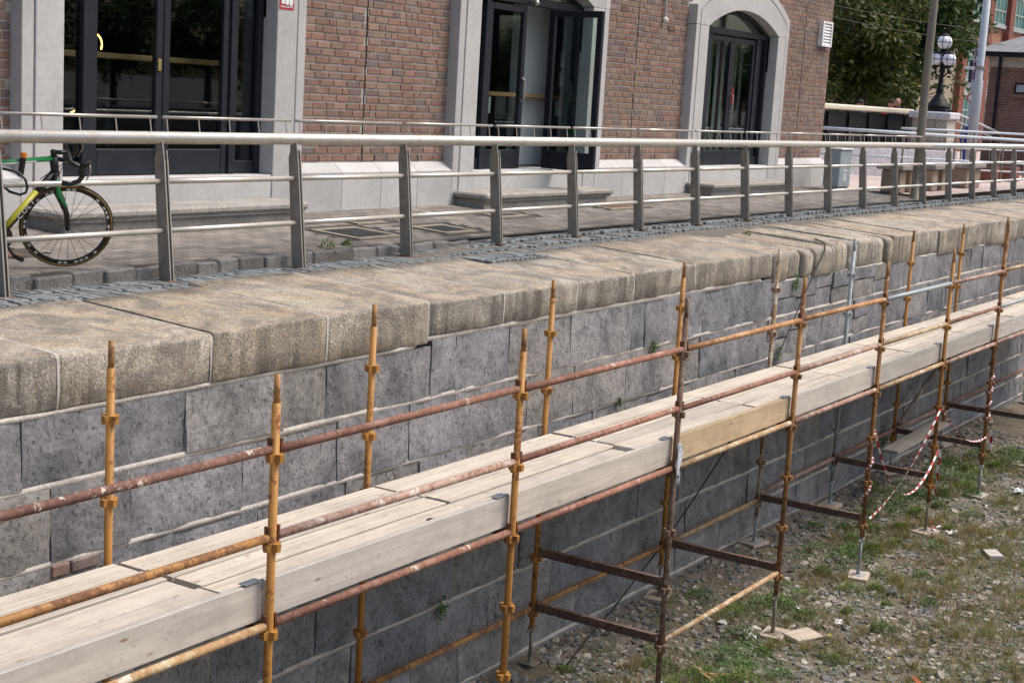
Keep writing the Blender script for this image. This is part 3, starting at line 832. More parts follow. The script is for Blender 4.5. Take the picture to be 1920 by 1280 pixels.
def bgeo(mb, t):
    xa, xb, za, zb = t; d = rb.uniform(-.003, .003); c = .003
    y0 = YBR+d; y1 = YBR+.03
    mb.add([(xa, y1, za), (xb, y1, za), (xb, y1, zb), (xa, y1, zb), (xa, y0+c, za), (xb, y0+c, za), (xb, y0+c, zb), (xa, y0+c, zb),
            (xa+c, y0, za+c), (xb-c, y0, za+c), (xb-c, y0, zb-c), (xa+c, y0, zb-c)],
           [(8, 9, 10, 11), (4, 5, 9, 8), (5, 6, 10, 9), (6, 7, 11, 10), (7, 4, 8, 11), (0, 1, 5, 4), (1, 2, 6, 5), (2, 3, 7, 6), (3, 0, 4, 7)])
near = [t for t in bricks if 12.2 < t[0] < 15.1 and t[2] < 6.2]
near.sort(key=lambda t: t[2]); nearset = set(near[:300])
rest = MB()
for t in bricks:
    if t in nearset: k = MB(); bgeo(k, t); k.build('brick', M['brick'], bld)
    else: bgeo(rest, t)
stuff(rest.build('brick_field', M['brick_many'], bld, center=False))
for m in MJ: MB().box((m-.009, YBR+.006, 4.14), (m+.009, YBR+.012, ZT)).build('movement_joint', M['black_paint'], bld)
# plinth blocks with a sloping top
for a, b in panels:
    n = max(1, round((b-a)/.69)); L = (b-a)/n
    for i in range(n):
        x0, x1 = a+L*i+.004, a+L*(i+1)-.004
        MB().xprism([(YP+.006, 3.45), (YBR+.05, 3.45), (YBR+.05, 4.135), (YBR-.001, 4.135), (YP+.006, 4.038)], x0, x1).build('plinth_block', M['pale_stone'], bld)
# weep slots
for x in (12.75, 13.72, 14.55, 19.1, 20.6): MB().box((x-.006, YBR-.006, 4.15), (x+.006, YBR+.004, 4.215)).build('weep_slot', M['black_paint'], bld)

def surround(a, b):
    for s_, xi, xo in ((-1, a, a-JW), (1, b, b+JW)):
        gx = xo-s_*.135
        zt = 4.03
        x0, x1 = sorted((xi, gx-s_*.008)); MB().bbox((x0, YP, 3.5), (x1, YBR+.12, SP), .006).build('jamb_stone', M['pale_stone'], bld)
        x0, x1 = sorted((gx+s_*.008, xo)); MB().bbox((x0, YP+.004, 3.5), (x1, YBR+.03, SP), .006).build('jamb_strip', M['pale_stone'], bld)
        x0, x1 = sorted((gx-s_*.02, gx+s_*.02)); MB().box((x0, YP+.022, 3.5), (x1, YBR, SP+.2)).build('jamb_groove', M['step_stone'], bld)
    ip = arch_pts(a, b, SP+.006, APX); n = len(ip)
    def outc(o, zt, zs):
        c = (a+b)/2; pts = []
        for i in range(n):
            u = -1+2*i/(n-1); pts.append((c+u*((b-a)/2+o), zs+(zt-zs)*(1-abs(u)**2.2)))
        return pts
    o1 = outc(JW-.143, 6.90, 6.40); o2 = outc(JW-.127, 6.925, 6.425); o3 = outc(JW, 7.02, 6.50)
    st = MB(); ed = MB()
    for i in range(n-1):
        st.prism([ip[i], ip[i+1], o1[i+1], o1[i]], YP, YBR+.11)
        ed.prism([o2[i], o2[i+1], o3[i+1], o3[i]], YP+.004, YBR+.03)
    st.prism([(ip[0][0], SP+.006), ip[0], o1[0], (o1[0][0], SP+.006)], YP, YBR+.11)
    st.prism([(ip[-1][0], SP+.006), (o1[-1][0], SP+.006), o1[-1], ip[-1]], YP, YBR+.11)
    ed.prism([(o2[0][0], SP+.006), o2[0], o3[0], (o3[0][0], SP+.006)], YP+.004, YBR+.03)
    ed.prism([(o2[-1][0], SP+.006), (o3[-1][0], SP+.006), o3[-1], o2[-1]], YP+.004, YBR+.03)
    st.build('arch_stone', M['pale_stone'], bld); ed.build('arch_strip', M['pale_stone'], bld)
    # sill under the doors and the moulded step
    MB().bbox((a+.003, YP+.008, 3.5), (b-.003, YBR+.30, 4.028), .01).build('door_sill', M['pale_stone'], bld)
    xs0, xs1 = a-.42, b+.02
    s = MB().bbox((xs0, 9.95, 3.795-.075), (xs1, YP+.006, 3.795), .022); stp = s.build('door_step', M['step_stone'], bld)
    MB().bbox((xs0+.06, 10.02, 3.45), (xs1-.06, YP+.004, 3.719), .008).build('step_base', M['step_stone'], stp)
    MB().bbox((xs0+.03, 9.985, 3.69), (xs1-.03, 10.1, 3.7195), .004).build('step_moulding', M['step_stone'], stp)
for a, b in OPEN: surround(a, b)

# doors: posts, leaves with panes, fanlight
YD = 10.67
def leaf(x0, x1, z0, z1, parent_pt=None, ang=0.0, handle=None, bottom=.24, lock=False):
    """door leaf; ang swings it outwards about its right edge"""
    t = bpy.data.objects.new('door', None); COL.objects.link(t)
    w_ = x1-x0
    if ang: place(t, (x1, YD, z0), bld); t.rotation_euler = (0, 0, ang); ox = -w_
    else: place(t, (x0, YD, z0), bld); ox = 0
    H = z1-z0; s = .085; th = .03
    f = MB()
    f.bbox((ox, -th, 0), (ox+s, th, H), .006); f.bbox((ox+w_-s, -th, 0), (ox+w_, th, H), .006)
    f.bbox((ox+s+.001, -th+.002, 0), (ox+w_-s-.001, th-.002, bottom), .006); f.bbox((ox+s+.001, -th+.002, H-s), (ox+w_-s-.001, th-.002, H), .006)
    f.local('frame', M['door_frame'], t)
    MB().box((ox+s-.01, -.006, bottom-.01), (ox+w_-s+.01, .006, H-s+.01)).local('glass_pane', M['glass'], t)
    if handle:
        hx = ox+(.05 if handle > 0 else w_-.05)
        MB().path([(hx, -.03, H*.42), (hx, -.075, H*.43), (hx, -.075, H*.55), (hx, -.03, H*.56)], .012, 8).local('handle', M['edge_steel'], t)
    if lock: MB().bbox((ox+w_-.07, -.042, H*.47), (ox+w_-.025, -.028, H*.47+.11), .004).local('lock_plate', M['brass'], t)
    return t
def opening(a, b, mode):
    z0, z1 = 4.034, 6.10
    p1, p2 = a+.42, b-.42
    fr = MB()
    fr.bbox((a-.0, YD-.05, 4.03), (a+.07, YD+.05, SP+.03), .006); fr.bbox((b-.07, YD-.05, 4.03), (b, YD+.05, SP+.03), .006)
    for p in (p1, p2): fr.bbox((p-.05, YD-.055, 4.03), (p+.05, YD+.055, 6.119), .006)
    fr.bbox((a+.071, YD-.052, 6.12), (b-.071, YD+.052, 6.22), .006)
    fr.bbox((a+.071, YD-.03, 4.031), (p1-.051, YD+.03, 4.16), .006); fr.bbox((p2+.051, YD-.03, 4.031), (b-.071, YD+.03, 4.16), .006)
    d = fr.build('door_frame', M['door_frame'], bld)
    ip = arch_pts(a, b, SP, APX+.0)
    fl = MB(); n = len(ip)
    g = [(x, 6.215) for x, z in ip]
    for i in range(1, n-2): fl.prism([g[i], g[i+1], (ip[i+1][0], ip[i+1][1]-.06), (ip[i][0], ip[i][1]-.06)], YD-.006, YD+.006)
    fl.build('fanlight_pane', M['glass'], d)
    rim = MB(); rim.path([(x, YD, z-.03) for x, z in ip], .045, 8); rim.build('fanlight_frame', M['door_frame'], d)
    for x0, x1 in ((a+.07, p1-.05), (p2+.05, b-.07)):
        MB().box((x0-.005, YD-.006, 4.15), (x1+.005, YD+.006, 6.125)).build('sidelight_pane', M['glass'], d)
    mid = (p1+p2)/2
    if mode == 'open':
        leaf(p1+.052, mid-.0, z0, z1, handle=-1)
        leaf(mid+.03, mid+.03+.90, z0, z1, ang=0.0) if False else None
        t = leaf(17.42-.80, 17.42, z0, z1-.0, ang=R(90))
        t.location = Vector((17.42, YD-.05, z0))-WL[bld.name]
    else:
        leaf(p1+.052, mid-.004, z0, z1, handle=None, lock=(mode == 'shut')); leaf(mid+.004, p2-.052, z0, z1, handle=1 if mode == 'red' else None)
opening(*OPEN[0], 'shut'); opening(*OPEN[1], 'open'); opening(*OPEN[2], 'red')
# rooms behind the doors
room = MB()
room.add([(3.3, 10.87, 4.02), (27.3, 10.87, 4.02), (27.3, 17, 4.02), (3.3, 17, 4.02)], [(0, 1, 2, 3)])
room.build('floor', M['inside_floor'], bld, center=False)
r2 = MB()
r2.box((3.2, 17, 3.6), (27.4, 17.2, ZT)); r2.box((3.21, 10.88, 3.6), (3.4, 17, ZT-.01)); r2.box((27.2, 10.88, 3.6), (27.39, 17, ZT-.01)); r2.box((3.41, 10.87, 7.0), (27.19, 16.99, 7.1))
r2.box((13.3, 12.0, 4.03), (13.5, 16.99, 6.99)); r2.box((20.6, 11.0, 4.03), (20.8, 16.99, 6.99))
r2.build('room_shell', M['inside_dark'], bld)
MB().box((17.72, 11.25, 4.025), (20.59, 11.4, 6.99)).build('partition', M['inside_grey'], bld)
MB().box((3.2, 10.9, 8.41), (27.4, 17.2, 8.5)).build('roof', M['roof_slate'], bld)
# blinds behind the arched door
for i in range(11):
    x = 21.95+.24*i; MB().box((x, 11.0, 4.05), (x+.11, 11.01, 6.4)).build('blind_slat', M['step_stone'], bld)
c1 = empty('bar_counter', (12, 11.55, 4.03), 'long pale timber bar shelf seen behind the left and middle doors', 'counter')
MB().bbox((8.6, 10.98, 5.09), (13.2, 11.30, 5.145), .008).build('top', M['counter_wood'], c1)
MB().bbox((15.65, 11.08, 4.945), (20.0, 11.249, 5.0), .008).build('top', M['counter_wood'], c1)
for x in (8.9, 10.3, 11.7, 13.0): MB().box((x, 11.2, 4.03), (x+.06, 11.26, 5.089)).build('leg', M['black_paint'], c1)
for x in (15.9, 17.6, 19.4): MB().box((x, 11.16, 4.03), (x+.06, 11.22, 4.944)).build('leg', M['black_paint'], c1)
# glowing loop lamps
def loop_lamp(x, y, z, r, a0, a1, label):
    t = empty('loop_lamp', (x, y, z), label, 'lamp', 'glowing loop lamps inside the left door')
    MB().path([(x+r*math.cos(R(a)), y, z+r*.9*math.sin(R(a))) for a in range(a0, a1+1, 12)], .0065, 6).build('filament', M['lamp_glow'], t, smooth=True)
    MB().lathe((x+.03, y, z-r*.6-.001), [(.05, 0), (.055, .008), (.02, .016), (.012, .03)], 12).build('base', M['black_paint'], t)
loop_lamp(9.99, 11.05, 5.215, .115, -25, 95, 'glowing amber loop lamp standing on the bar shelf')
loop_lamp(9.68, 11.0, 4.69, .12, -80, -20, 'glowing amber loop lamp low behind the left sidelight')
# shop things behind the middle door
for i, (x, z, m1) in enumerate(((16.35, 5.38, 'shop_white'), (16.35, 5.12, 'shop_white'), (16.4, 4.72, 'shop_white'))):
    t = empty('poster', (x, 11.6, z), ['small white and red notice behind the middle door, topmost', 'small white and red notice behind the middle door, under the topmost', 'wide pale notice behind the middle door, lowest'][i], 'notice', 'notices behind the middle door')
    MB().box((x, 10.95, z), (x+.2, 10.96, z+.21)).build('sheet', M[m1], t); MB().box((x+.06, 10.944, z+.14), (x+.14, 10.949, z+.19)).build('print', M['red_paint'], t)
tag(MB().bbox((15.98, 10.93, 4.40), (16.12, 11.05, 4.55), .01).build('green_box', M['green_plastic']), 'small bright green box behind the glass of the middle door', 'box')
t = empty('folding_stand', (17.0, 11.2, 4.03), 'thin black folding stand just inside the open middle door', 'stand')
for dx in (-.02, .12): MB().path([(17.0, 11.2, 4.75), (17.0+dx*1.4, 11.15+abs(dx), 4.03)], .010, 6).build('leg', M['black_paint'], t)
MB().path([(17.0, 11.19, 4.36), (17.09, 11.21, 4.36)], .008, 6).build('rung', M['black_paint'], t)
# alarm sticker, vent, conduit, air brick
t = empty('alarm_sign', (11.98, YP, 5.79), 'red, white and blue sticker on the pale stone jamb', 'sticker')
MB().box((11.873, YP-.004, 5.692), (12.093, YP-.0005, 6.05)).build('red_backing', M['red_paint'], t)
MB().box((11.893, YP-.007, 5.755), (12.073, YP-.0045, 6.03)).build('white_panel', M['pale_blue'], t)
for i in range(3): MB().bbox((11.90+.06*i, YP-.0095, 5.745-.006*i), (11.945+.06*i, YP-.0072, 5.93), .012 if False else .001).build('letter_stroke', M['white_paint'], t)
for i in range(7): MB().box((11.89+.027*i, YP-.0065, 5.712), (11.909+.027*i, YP-.0045, 5.728)).build('small_print', M['shop_white'], t)
t = empty('wall_vent', (26.98, YBR, 6.4), 'white louvred vent box high on the brick near the building corner', 'vent')
vf = MB(); vf.box((26.74, YBR-.09, 6.17), (26.79, YBR+.001, 6.62)); vf.box((27.17, YBR-.09, 6.17), (27.22, YBR+.001, 6.62)); vf.box((26.791, YBR-.09, 6.17), (27.169, YBR+.001, 6.205)); vf.box((26.791, YBR-.09, 6.585), (27.169, YBR+.001, 6.62))
vf.build('frame', M['white_paint'], t); MB().box((26.791, YBR-.03, 6.206), (27.169, YBR, 6.584)).build('back', M['shop_white'], t)
for i in range(7):
    z = 6.207+.054*i; MB().xprism([(YBR-.082, z), (YBR-.031, z), (YBR-.031, z+.0535), (YBR-.05, z+.0535)], 26.792, 27.168).build('louvre', M['white_paint'], t)
t = empty('wall_conduit', (20.55, YBR, 6.6), 'short grey conduit with a lens ending on the brick right of the middle door', 'conduit')
MB().tube((20.55, YBR-.03, 6.22), (20.55, YBR-.03, 8.0), .018, 8).build('pipe', M['galvanised'], t); MB().sphere((20.55, YBR-.045, 6.20), .04, 10, 6).build('end_cap', M['white_paint'], t)
for x, z in ((19.25, 6.23), (20.75, 6.06)): MB().box((x, YBR-.008, z), (x+.21, YBR-.003, z+.07)).build('air_brick', M['rust_cover'], bld)
t = empty('door_camera', (16.9, YD-.1, 6.16), 'small silver camera fixed over the middle door', 'camera')
MB().tube((16.9, YD-.053, 6.17), (16.9, YD-.12, 6.16), .02, 10).build('bracket', M['edge_steel'], t); MB().sphere((16.9, YD-.14, 6.15), .04, 12, 8).build('dome', M['edge_steel'], t, smooth=True)
tag(MB().bbox((23.195, YD-.10, 5.02), (23.215, YD-.078, 5.30), .004).build('red_tag', M['red_paint']), 'red tag hanging on the handle of the arched door', 'tag')
# ================================================================== RAILING
rail = empty('quay_railing', (15, 8.38, 3.45), 'brushed steel quay railing with fat handrail and leaning flat posts', 'railing')
PX = [6.765+1.532*i for i in range(-2, 24)]
XLP = 27.15                                   # the lighting rail stops at the pole
def ry(z): return 8.33+(z-3.45)*.095
HZ = 4.51
MB().tube((PX[0], ry(HZ), HZ), (XLP, ry(HZ), HZ), .047, 24).build('handrail', M['rail_steel'], rail, smooth=True)
MB().tube((XLP+.004, ry(HZ), HZ), (PX[-1], ry(HZ), HZ), .047, 24).build('handrail', M['rail_bright'], rail, smooth=True)
for i, x in enumerate(PX):
    zb = setz(x, 8.33)-.06
    pm_ = MB()
    for dx, zt in ((-.016, HZ-.02), (.016, HZ-.09)):
        # one flat plate: tapers, with a narrow neck under the handrail
        prof = [(-.058, zb), (.058, zb), (.050, HZ-.16), (.030, HZ-.10), (.022, zt), (-.040, zt), (-.046, HZ-.10), (-.050, HZ-.16)]
        if dx > 0: prof = [(-.058, zb), (.058, zb), (.050, HZ-.16), (.044, zt), (-.048, zt), (-.050, HZ-.16)]
        pm_.xprism([(ry(z)+y, z) for y, z in prof], x+dx-.0065, x+dx+.0065)
    p = pm_.build('post', M['post_steel'], rail)
    MB().xprism([(ry(zb+.1)-.04, zb+.06), (ry(zb+.1)+.04, zb+.06), (ry(HZ-.2)+.03, HZ-.2), (ry(HZ-.2)-.030, HZ-.2)], x-.0085, x+.0085).build('spacer', M['black_paint'], p)
    ed = MB()
    for dx in (-.016, .016): ed.xprism([(ry(zb)-.0605, zb+.01), (ry(zb)-.0575, zb+.01), (ry(HZ-.16)-.0495, HZ-.16), (ry(HZ-.16)-.0525, HZ-.16)], x+dx-.0062, x+dx+.0062)
    ed.build('plate_edge', M['edge_steel'], p)
    MB().bbox((x-.05, ry(zb)-.075, setz(x, 8.33)-.03), (x+.05, ry(zb)+.075, setz(x, 8.33)+.006), .004).build('base_plate', M['rust_cover'], p)
    if i < len(PX)-1:
        x2 = PX[i+1]
        mt = 'rail_steel' if x < XLP-.5 else 'rail_bright'
        MB().tube((x+.023, ry(4.185), 4.185), (x2-.023, ry(4.185), 4.185), .021, 14).build('mid_rail', M[mt], rail, smooth=True)
        MB().tube((x+.023, ry(3.815), 3.815), (x2-.023, ry(3.815), 3.815), .021, 14).build('lower_rail', M[mt], rail, smooth=True)
        if x2 < XLP+.6:
            lr = MB().tube((x+.045, 8.455, 4.662), (x2-.02, 8.455, 4.662), .0125, 10).build('light_rail', M['edge_steel'], rail, smooth=True)
            for q in range(5):
                xs_ = x+.085+(x2-x-.17)*q/4
                MB().tube((xs_, 8.455, 4.655), (xs_, 8.437, 4.55), .0055, 6).build('stub', M['edge_steel'], lr)

# ================================================================== SCAFFOLD
scf = empty('scaffold', (13, 5.9, 0), 'yellow and rusty tube scaffold standing along the quay wall', 'scaffold')
YF, YB = 5.2456, 6.50
SX = [3.61, 6.05, 8.51, 10.975, 13.465, 15.85, 18.25, 20.58, 23.0, 25.45, 27.9]
PRESS = [3.005-.495*k for k in range(6)]
rs = random.Random(3)
def standard(x, y, top, mat_, bottom, jackm='galvanised', lean=(0, 0), pm2=None):
    def at(z): return Vector((x+lean[0]*(z-1.5), y+lean[1]*(z-1.5), z))
    s = MB().hollow(at(bottom), at(top-.155), .0242, .0205, 16).build('standard', M[mat_], scf, smooth=False)
    for p in s.data.polygons: p.use_smooth = len(p.vertices) == 4 and abs(p.normal.z) < .5
    MB().tube(at(top-.19), at(top), .0188, 14, .0172).build('spigot', M['scaffold_yellow_worn' if mat_.startswith('scaffold_y') else mat_], s, smooth=True)
    for z in PRESS:
        if z < bottom+.1 or z > top-.2: continue
        c = at(z); g = MB()
        # four V cups: two along x, two along y
        for dx, dy in ((1, 0), (-1, 0), (0, 1), (0, -1)):
            w_ = .017; o = .024; e = .052
            if dx: pts = [(dx*o, -w_*1.3), (dx*o, w_*1.3), (dx*e, w_*.9), (dx*e, -w_*.9)]
            else: pts = [(-w_*1.3, dy*o), (w_*1.3, dy*o), (w_*.9, dy*e), (-w_*.9, dy*e)]
            hb, ht = -.022, .024
            n = 4; vs = [(c.x+a, c.y+b, c.z+hb) for a, b in pts]+[(c.x+a*1.06, c.y+b*1.06, c.z+ht) for a, b in pts]
            g.add(vs, [(3, 2, 1, 0), (4, 5, 6, 7)]+[(i, (i+1) % 4, 4+(i+1) % 4, 4+i) for i in range(4)])
        g.tube((c.x, c.y, c.z-.021), (c.x, c.y, c.z+.021), .0272, 14)
        g.build('v_pressing', M[pm2 or mat_], s)
    # screw jack and base plate
    zg = gz(x, y)+.036
    j = MB().tube((x, y, zg), at(bottom+.03), .0168, 12).build('jack', M[jackm], s, smooth=True)
    b = MB(); b.bbox((x-.07, y-.07, zg), (x+.07, y+.07, zg+.008), .002); b.tube((x, y, zg+.008), (x, y, zg+.06), .022, 12); b.build('base_plate', M[jackm], s)
    n = MB(); n.tube(at(bottom-.035), at(bottom-.001), .034, 10); n.box((x-.085, y-.008, bottom-.028), (x+.085, y+.008, bottom-.012)); n.build('jack_nut', M[jackm], s)
    return s
FM = ['scaffold_yellow', 'scaffold_yellow', 'scaffold_yellow', 'scaffold_brown', 'scaffold_yellow_worn', 'scaffold_yellow_worn', 'scaffold_yellow', 'scaffold_yellow_worn', 'scaffold_yellow_worn', 'scaffold_yellow', 'scaffold_yellow']
BM = ['scaffold_yellow', 'scaffold_yellow', 'scaffold_yellow', 'scaffold_yellow', 'scaffold_yellow', 'scaffold_white', 'galvanised', 'scaffold_yellow', 'scaffold_yellow', 'scaffold_yellow', 'scaffold_yellow']
FBOT = [.3, .3, .3, .22, .35, .40, .32, .39, .4, .4, .4]
for i, x in enumerate(SX):
    standard(x, YF, 3.46 if i != 7 else 3.72, FM[i], FBOT[i], 'galvanised' if i % 2 else 'bronze_pole', (rs.uniform(-.003, .003)+(.012 if i == 7 else 0), rs.uniform(-.002, .002)))
    standard(x+(.0 if i != 8 else -.05), YB, 3.465, BM[i], .36+rs.uniform(-.03, .05), 'bronze_pole' if i < 5 else 'galvanised', (rs.uniform(-.003, .003), rs.uniform(-.002, .001)))
def ledger(name, x0, x1, y, z, mat_, zj=0.0):
    z0, z1 = z+rs.uniform(-.006, .006)+zj, z+rs.uniform(-.006, .006)
    o = MB().hollow((x0+.044, y, z0), (x1-.044, y, z1), .0242, .0205, 16).build(name, M[mat_], scf)
    for p in o.data.polygons: p.use_smooth = len(p.vertices) == 4 and abs(p.normal.x) < .5
    for xe, s_, zz in ((x0, 1, z0), (x1, -1, z1)):
        g = MB()
        # forged V lug: upright plate wedged in the cup, with its neck into the tube
        g.add([(xe+s_*.030, y-.020, zz+.062), (xe+s_*.030, y+.020, zz+.062), (xe+s_*.036, y+.011, zz-.075), (xe+s_*.036, y-.011, zz-.075),
               (xe+s_*.044, y-.020, zz+.062), (xe+s_*.044, y+.020, zz+.062), (xe+s_*.046, y+.011, zz-.075), (xe+s_*.046, y-.011, zz-.075)],
              [(0, 1, 2, 3), (7, 6, 5, 4), (0, 4, 5, 1), (1, 5, 6, 2), (2, 6, 7, 3), (3, 7, 4, 0)])
        g.tube((xe+s_*.040, y, zz), (xe+s_*.075, y, zz), .0195, 10)
        g.build('v_lug', M['v_rust' if mat_ != 'galvanised' else 'galvanised'], o)
    return o
TOPM = ['scaffold_rust_splash', 'scaffold_rust', 'scaffold_red', 'scaffold_amber', 'scaffold_amber', 'galvanised', 'scaffold_pink', 'scaffold_tan', 'scaffold_amber', 'scaffold_rust']
MIDM = ['scaffold_yellow_worn', 'scaffold_pink', 'scaffold_red', 'scaffold_rust', 'scaffold_pink', 'scaffold_tan', 'scaffold_rust', 'galvanised', 'scaffold_rust', 'scaffold_rust']
LOWM = ['scaffold_tan', 'scaffold_rust', 'scaffold_red', 'scaffold_tan', 'scaffold_pink', 'scaffold_tan', 'scaffold_pink', 'scaffold_pink', 'scaffold_rust', 'scaffold_rust']
for i in range(10):
    a, b = SX[i], SX[i+1]
    ledger('guard_rail', a, b, YF, 3.05, TOPM[i]); ledger('mid_rail', a, b, YF, 2.56, MIDM[i]); ledger('ledger', a, b, YF, 2.065, LOWM[i])
    ledger('ledger', a, b, YB, 2.065, 'scaffold_rust')
    ledger('ledger', a, b, YB, .575 if i < 5 else .66, ['scaffold_yellow_worn', 'scaffold_yellow_worn', 'scaffold_yellow_worn', 'scaffold_yellow_worn', 'scaffold_tan', 'scaffold_pink', 'scaffold_rust', 'scaffold_pink', 'scaffold_rust', 'scaffold_rust'][i])
ledger('ledger', SX[3], SX[4], YF, .575, 'scaffold_tan')
def transom(x, z, mat_='transom_steel', y0=YF, y1=YB, cut=False):
    # rolled T / angle section on V lugs
    g = MB(); h = .036; w_ = .024
    g.box((x-w_, y0+.05, z+h-.006), (x+w_, y1-.05, z+h)); g.box((x-.004, y0+.05, z-h), (x+.004, y1-.05, z+h-.006)); g.box((x-w_*.9, y0+.05, z-h-.001), (x-.004, y1-.05, z-h+.006))
    o = g.build('transom', M[mat_], scf)
    for y, s_ in ((y0, 1), (y1, -1)): MB().box((x-.012, y+s_*.03 if s_ > 0 else y-.05, z-.085), (x+.012, y+.05 if s_ > 0 else y-.03, z+.04)).build('v_lug', M['transom_steel'], o)
for i, x in enumerate(SX): transom(x, 2.06)
for x, z in ((SX[3], 1.09), (SX[3], .595), (SX[4], .625), (SX[5], .625), (SX[6], .655), (SX[7], .66), (SX[8], .68), (SX[1], .6), (SX[2], .6)): transom(x, z)
# one diagonal brace far right
MB().hollow((SX[7], YB-.05, .75), (SX[8]+.8, YB-.05, 2.0), .0242, .0205, 14).build('brace', M['scaffold_brown'], scf, smooth=False)

# ------------------------------------------------------------------ deck boards
ORD = ['first', 'second', 'third', 'fourth', 'fifth', 'sixth', 'seventh', 'eighth', 'ninth', 'tenth', 'eleventh', 'twelfth', 'thirteenth', 'fourteenth', 'fifteenth', 'sixteenth']
ROWN = ['front row behind the toe boards', 'second row from the front', 'middle row', 'second row from the wall', 'back row nearest the wall']
rd = random.Random(17)
DY0, DY1 = 5.345, 6.455
BWD = (DY1-DY0)/5
def board_geo(x0, x1, y0, y1, z0, z1, tilt=0.0, bow=.004):
    n = 6; vs = []; c = .004
    for i in range(n+1):
        u = i/n; x = x0+(x1-x0)*u; dz = bow*math.sin(math.pi*u)+tilt*(1-u)
        dy = .002*math.sin(3*u+x0)
        for y, z in ((y0+c, z0), (y1-c, z0), (y1, z0+c), (y1, z1-c), (y1-c, z1), (y0+c, z1), (y0, z1-c), (y0, z0+c)): vs.append((x, y+dy, z+dz))
    fs = [(i*8+k, (i+1)*8+k, (i+1)*8+(k+1) % 8, i*8+(k+1) % 8) for i in range(n) for k in range(8)]
    fs += [tuple(range(8)), tuple(range((n+1)*8-1, n*8-1, -1))]
    return MB().add(vs, fs)
for r_ in range(5):
    y0 = DY0+BWD*r_+.005+rd.uniform(0, .004); y1 = DY0+BWD*(r_+1)-.006-rd.uniform(0, .003)
    for i in range(10):
        x0 = SX[i]+.030+rd.uniform(-.012, .02); x1 = SX[i+1]+.004+rd.uniform(-.02, .008)
        zt = 2.150+rd.uniform(-.007, .005)
        tl = 0.0
        if r_ == 1 and i == 3: tl = .035; x0 -= .12
        b = board_geo(x0, x1, y0, y1, zt-.036, zt, tl, rd.uniform(-.003, .004)).build('scaffold_board', M['board'])
        tag(b, 'bleached scaffold board in the %s, %s bay from the left' % (ROWN[r_], ORD[i]), 'scaffold board', 'boards of the scaffold deck')
for i in range(10):
    x0, x1 = SX[i]+.02, SX[i+1]-.015
    b = MB(); n = 8; c = .004; vs = []
    dz = rd.uniform(-.006, .008)
    for k in range(n+1):
        u = k/n; x = x0+(x1-x0)*u; dy = .004*math.sin(2.5*u+i)
        for y, z in ((5.295, 2.085), (5.331, 2.085), (5.335, 2.09), (5.335, 2.301+dz), (5.331, 2.305+dz), (5.295, 2.305+dz), (5.291, 2.301+dz), (5.291, 2.09)): vs.append((x, y+dy, z))
    fs = [(k*8+q, (k+1)*8+q, (k+1)*8+(q+1) % 8, k*8+(q+1) % 8) for k in range(n) for q in range(8)]
    fs += [tuple(range(8)), tuple(range((n+1)*8-1, n*8-1, -1))]
    o = b.add(vs, fs).build('toe_board', M['toe_board_fresh' if i == 3 else 'toe_board'])
    tag(o, ('fresh yellow timber toe board on edge, %s bay from the left' if i == 3 else 'pale grey toe board on edge behind the ledger, %s bay from the left') % ORD[i], 'toe board', 'toe boards along the deck edge')
for i in range(1, 9):
    x = SX[i]
    t = empty('toe_board_clip', (x, 5.31, 2.3), 'bent steel clip over the toe boards at the %s standard from the left' % ORD[i], 'clip', 'steel clips on the toe boards')
    MB().add([(x-.15, 5.285, 2.313), (x-.02, 5.285, 2.313), (x-.02, 5.345, 2.313), (x-.15, 5.345, 2.313), (x-.15, 5.285, 2.317), (x-.02, 5.285, 2.317), (x-.02, 5.345, 2.317), (x-.15, 5.345, 2.317)],
             [(3, 2, 1, 0), (4, 5, 6, 7), (0, 1, 5, 4), (1, 2, 6, 5), (2, 3, 7, 6), (3, 0, 4, 7)]).build('top_plate', M['clip_steel'], t)
    MB().box((x-.022, 5.284, 2.26), (x-.017, 5.29, 2.325)).build('upright_plate', M['clip_steel'], t)
# loose things on the deck and on the scaffold
tag(MB().bbox((8.05, 5.50, 2.153), (8.10, 5.64, 2.166), .004).build('wedge', M['black_paint']), 'small dark wedge lying on the deck boards near a butt joint', 'wedge')
o = MB(); o.box((0, -.11, -.018), (2.55, .11, .018)); o = o.build('loose_plank', M['old_plank']); o.location = (20.15, 6.04, .715); o.rotation_euler = (0, R(.5), R(2))
tag(o, 'loose grey plank laid across the low transoms', 'plank')

def ribbon(pts, w_, name, label, cat, group, twist=0.0, side=None):
    """striped tape: red and white bands as faces of their own"""
    P = [Vector(p) for p in pts]; vs = []; L = 0; fi = []
    for k, p in enumerate(P):
        d = (P[min(k+1, len(P)-1)]-P[max(k-1, 0)]).normalized()
        s_ = side or Vector((-.83, -.53, .1)).cross(d).normalized()
        a = twist*k; s2 = (Matrix.Rotation(a, 3, d) @ s_)
        vs += [p+s2*w_/2, p-s2*w_/2]
    n = len(P)
    fs = [(2*k, 2*k+1, 2*k+3, 2*k+2) for k in range(n-1)]
    mb = MB().add(vs, fs); o = mb.build(name, [M['white_paint'], M['red_paint']])
    for k, p in enumerate(o.data.polygons): p.material_index = (k//2) % 2
    md = o.modifiers.new('thickness', 'SOLIDIFY'); md.thickness = .0015
    return tag(o, label, cat, group)
def sag(a, b, drop, n=64):
    a, b = Vector(a), Vector(b)
    return [a+(b-a)*(i/n)-Vector((0, 0, drop*4*(i/n)*(1-i/n))) for i in range(n+1)]
yt = YF-.04
ribbon(sag((15.86, yt, 1.58), (18.3, yt, .98), .62), .024, 'barrier_tape', 'red and white barrier tape sagging deepest between two standards', 'barrier tape', 'barrier tape on the scaffold', .05)
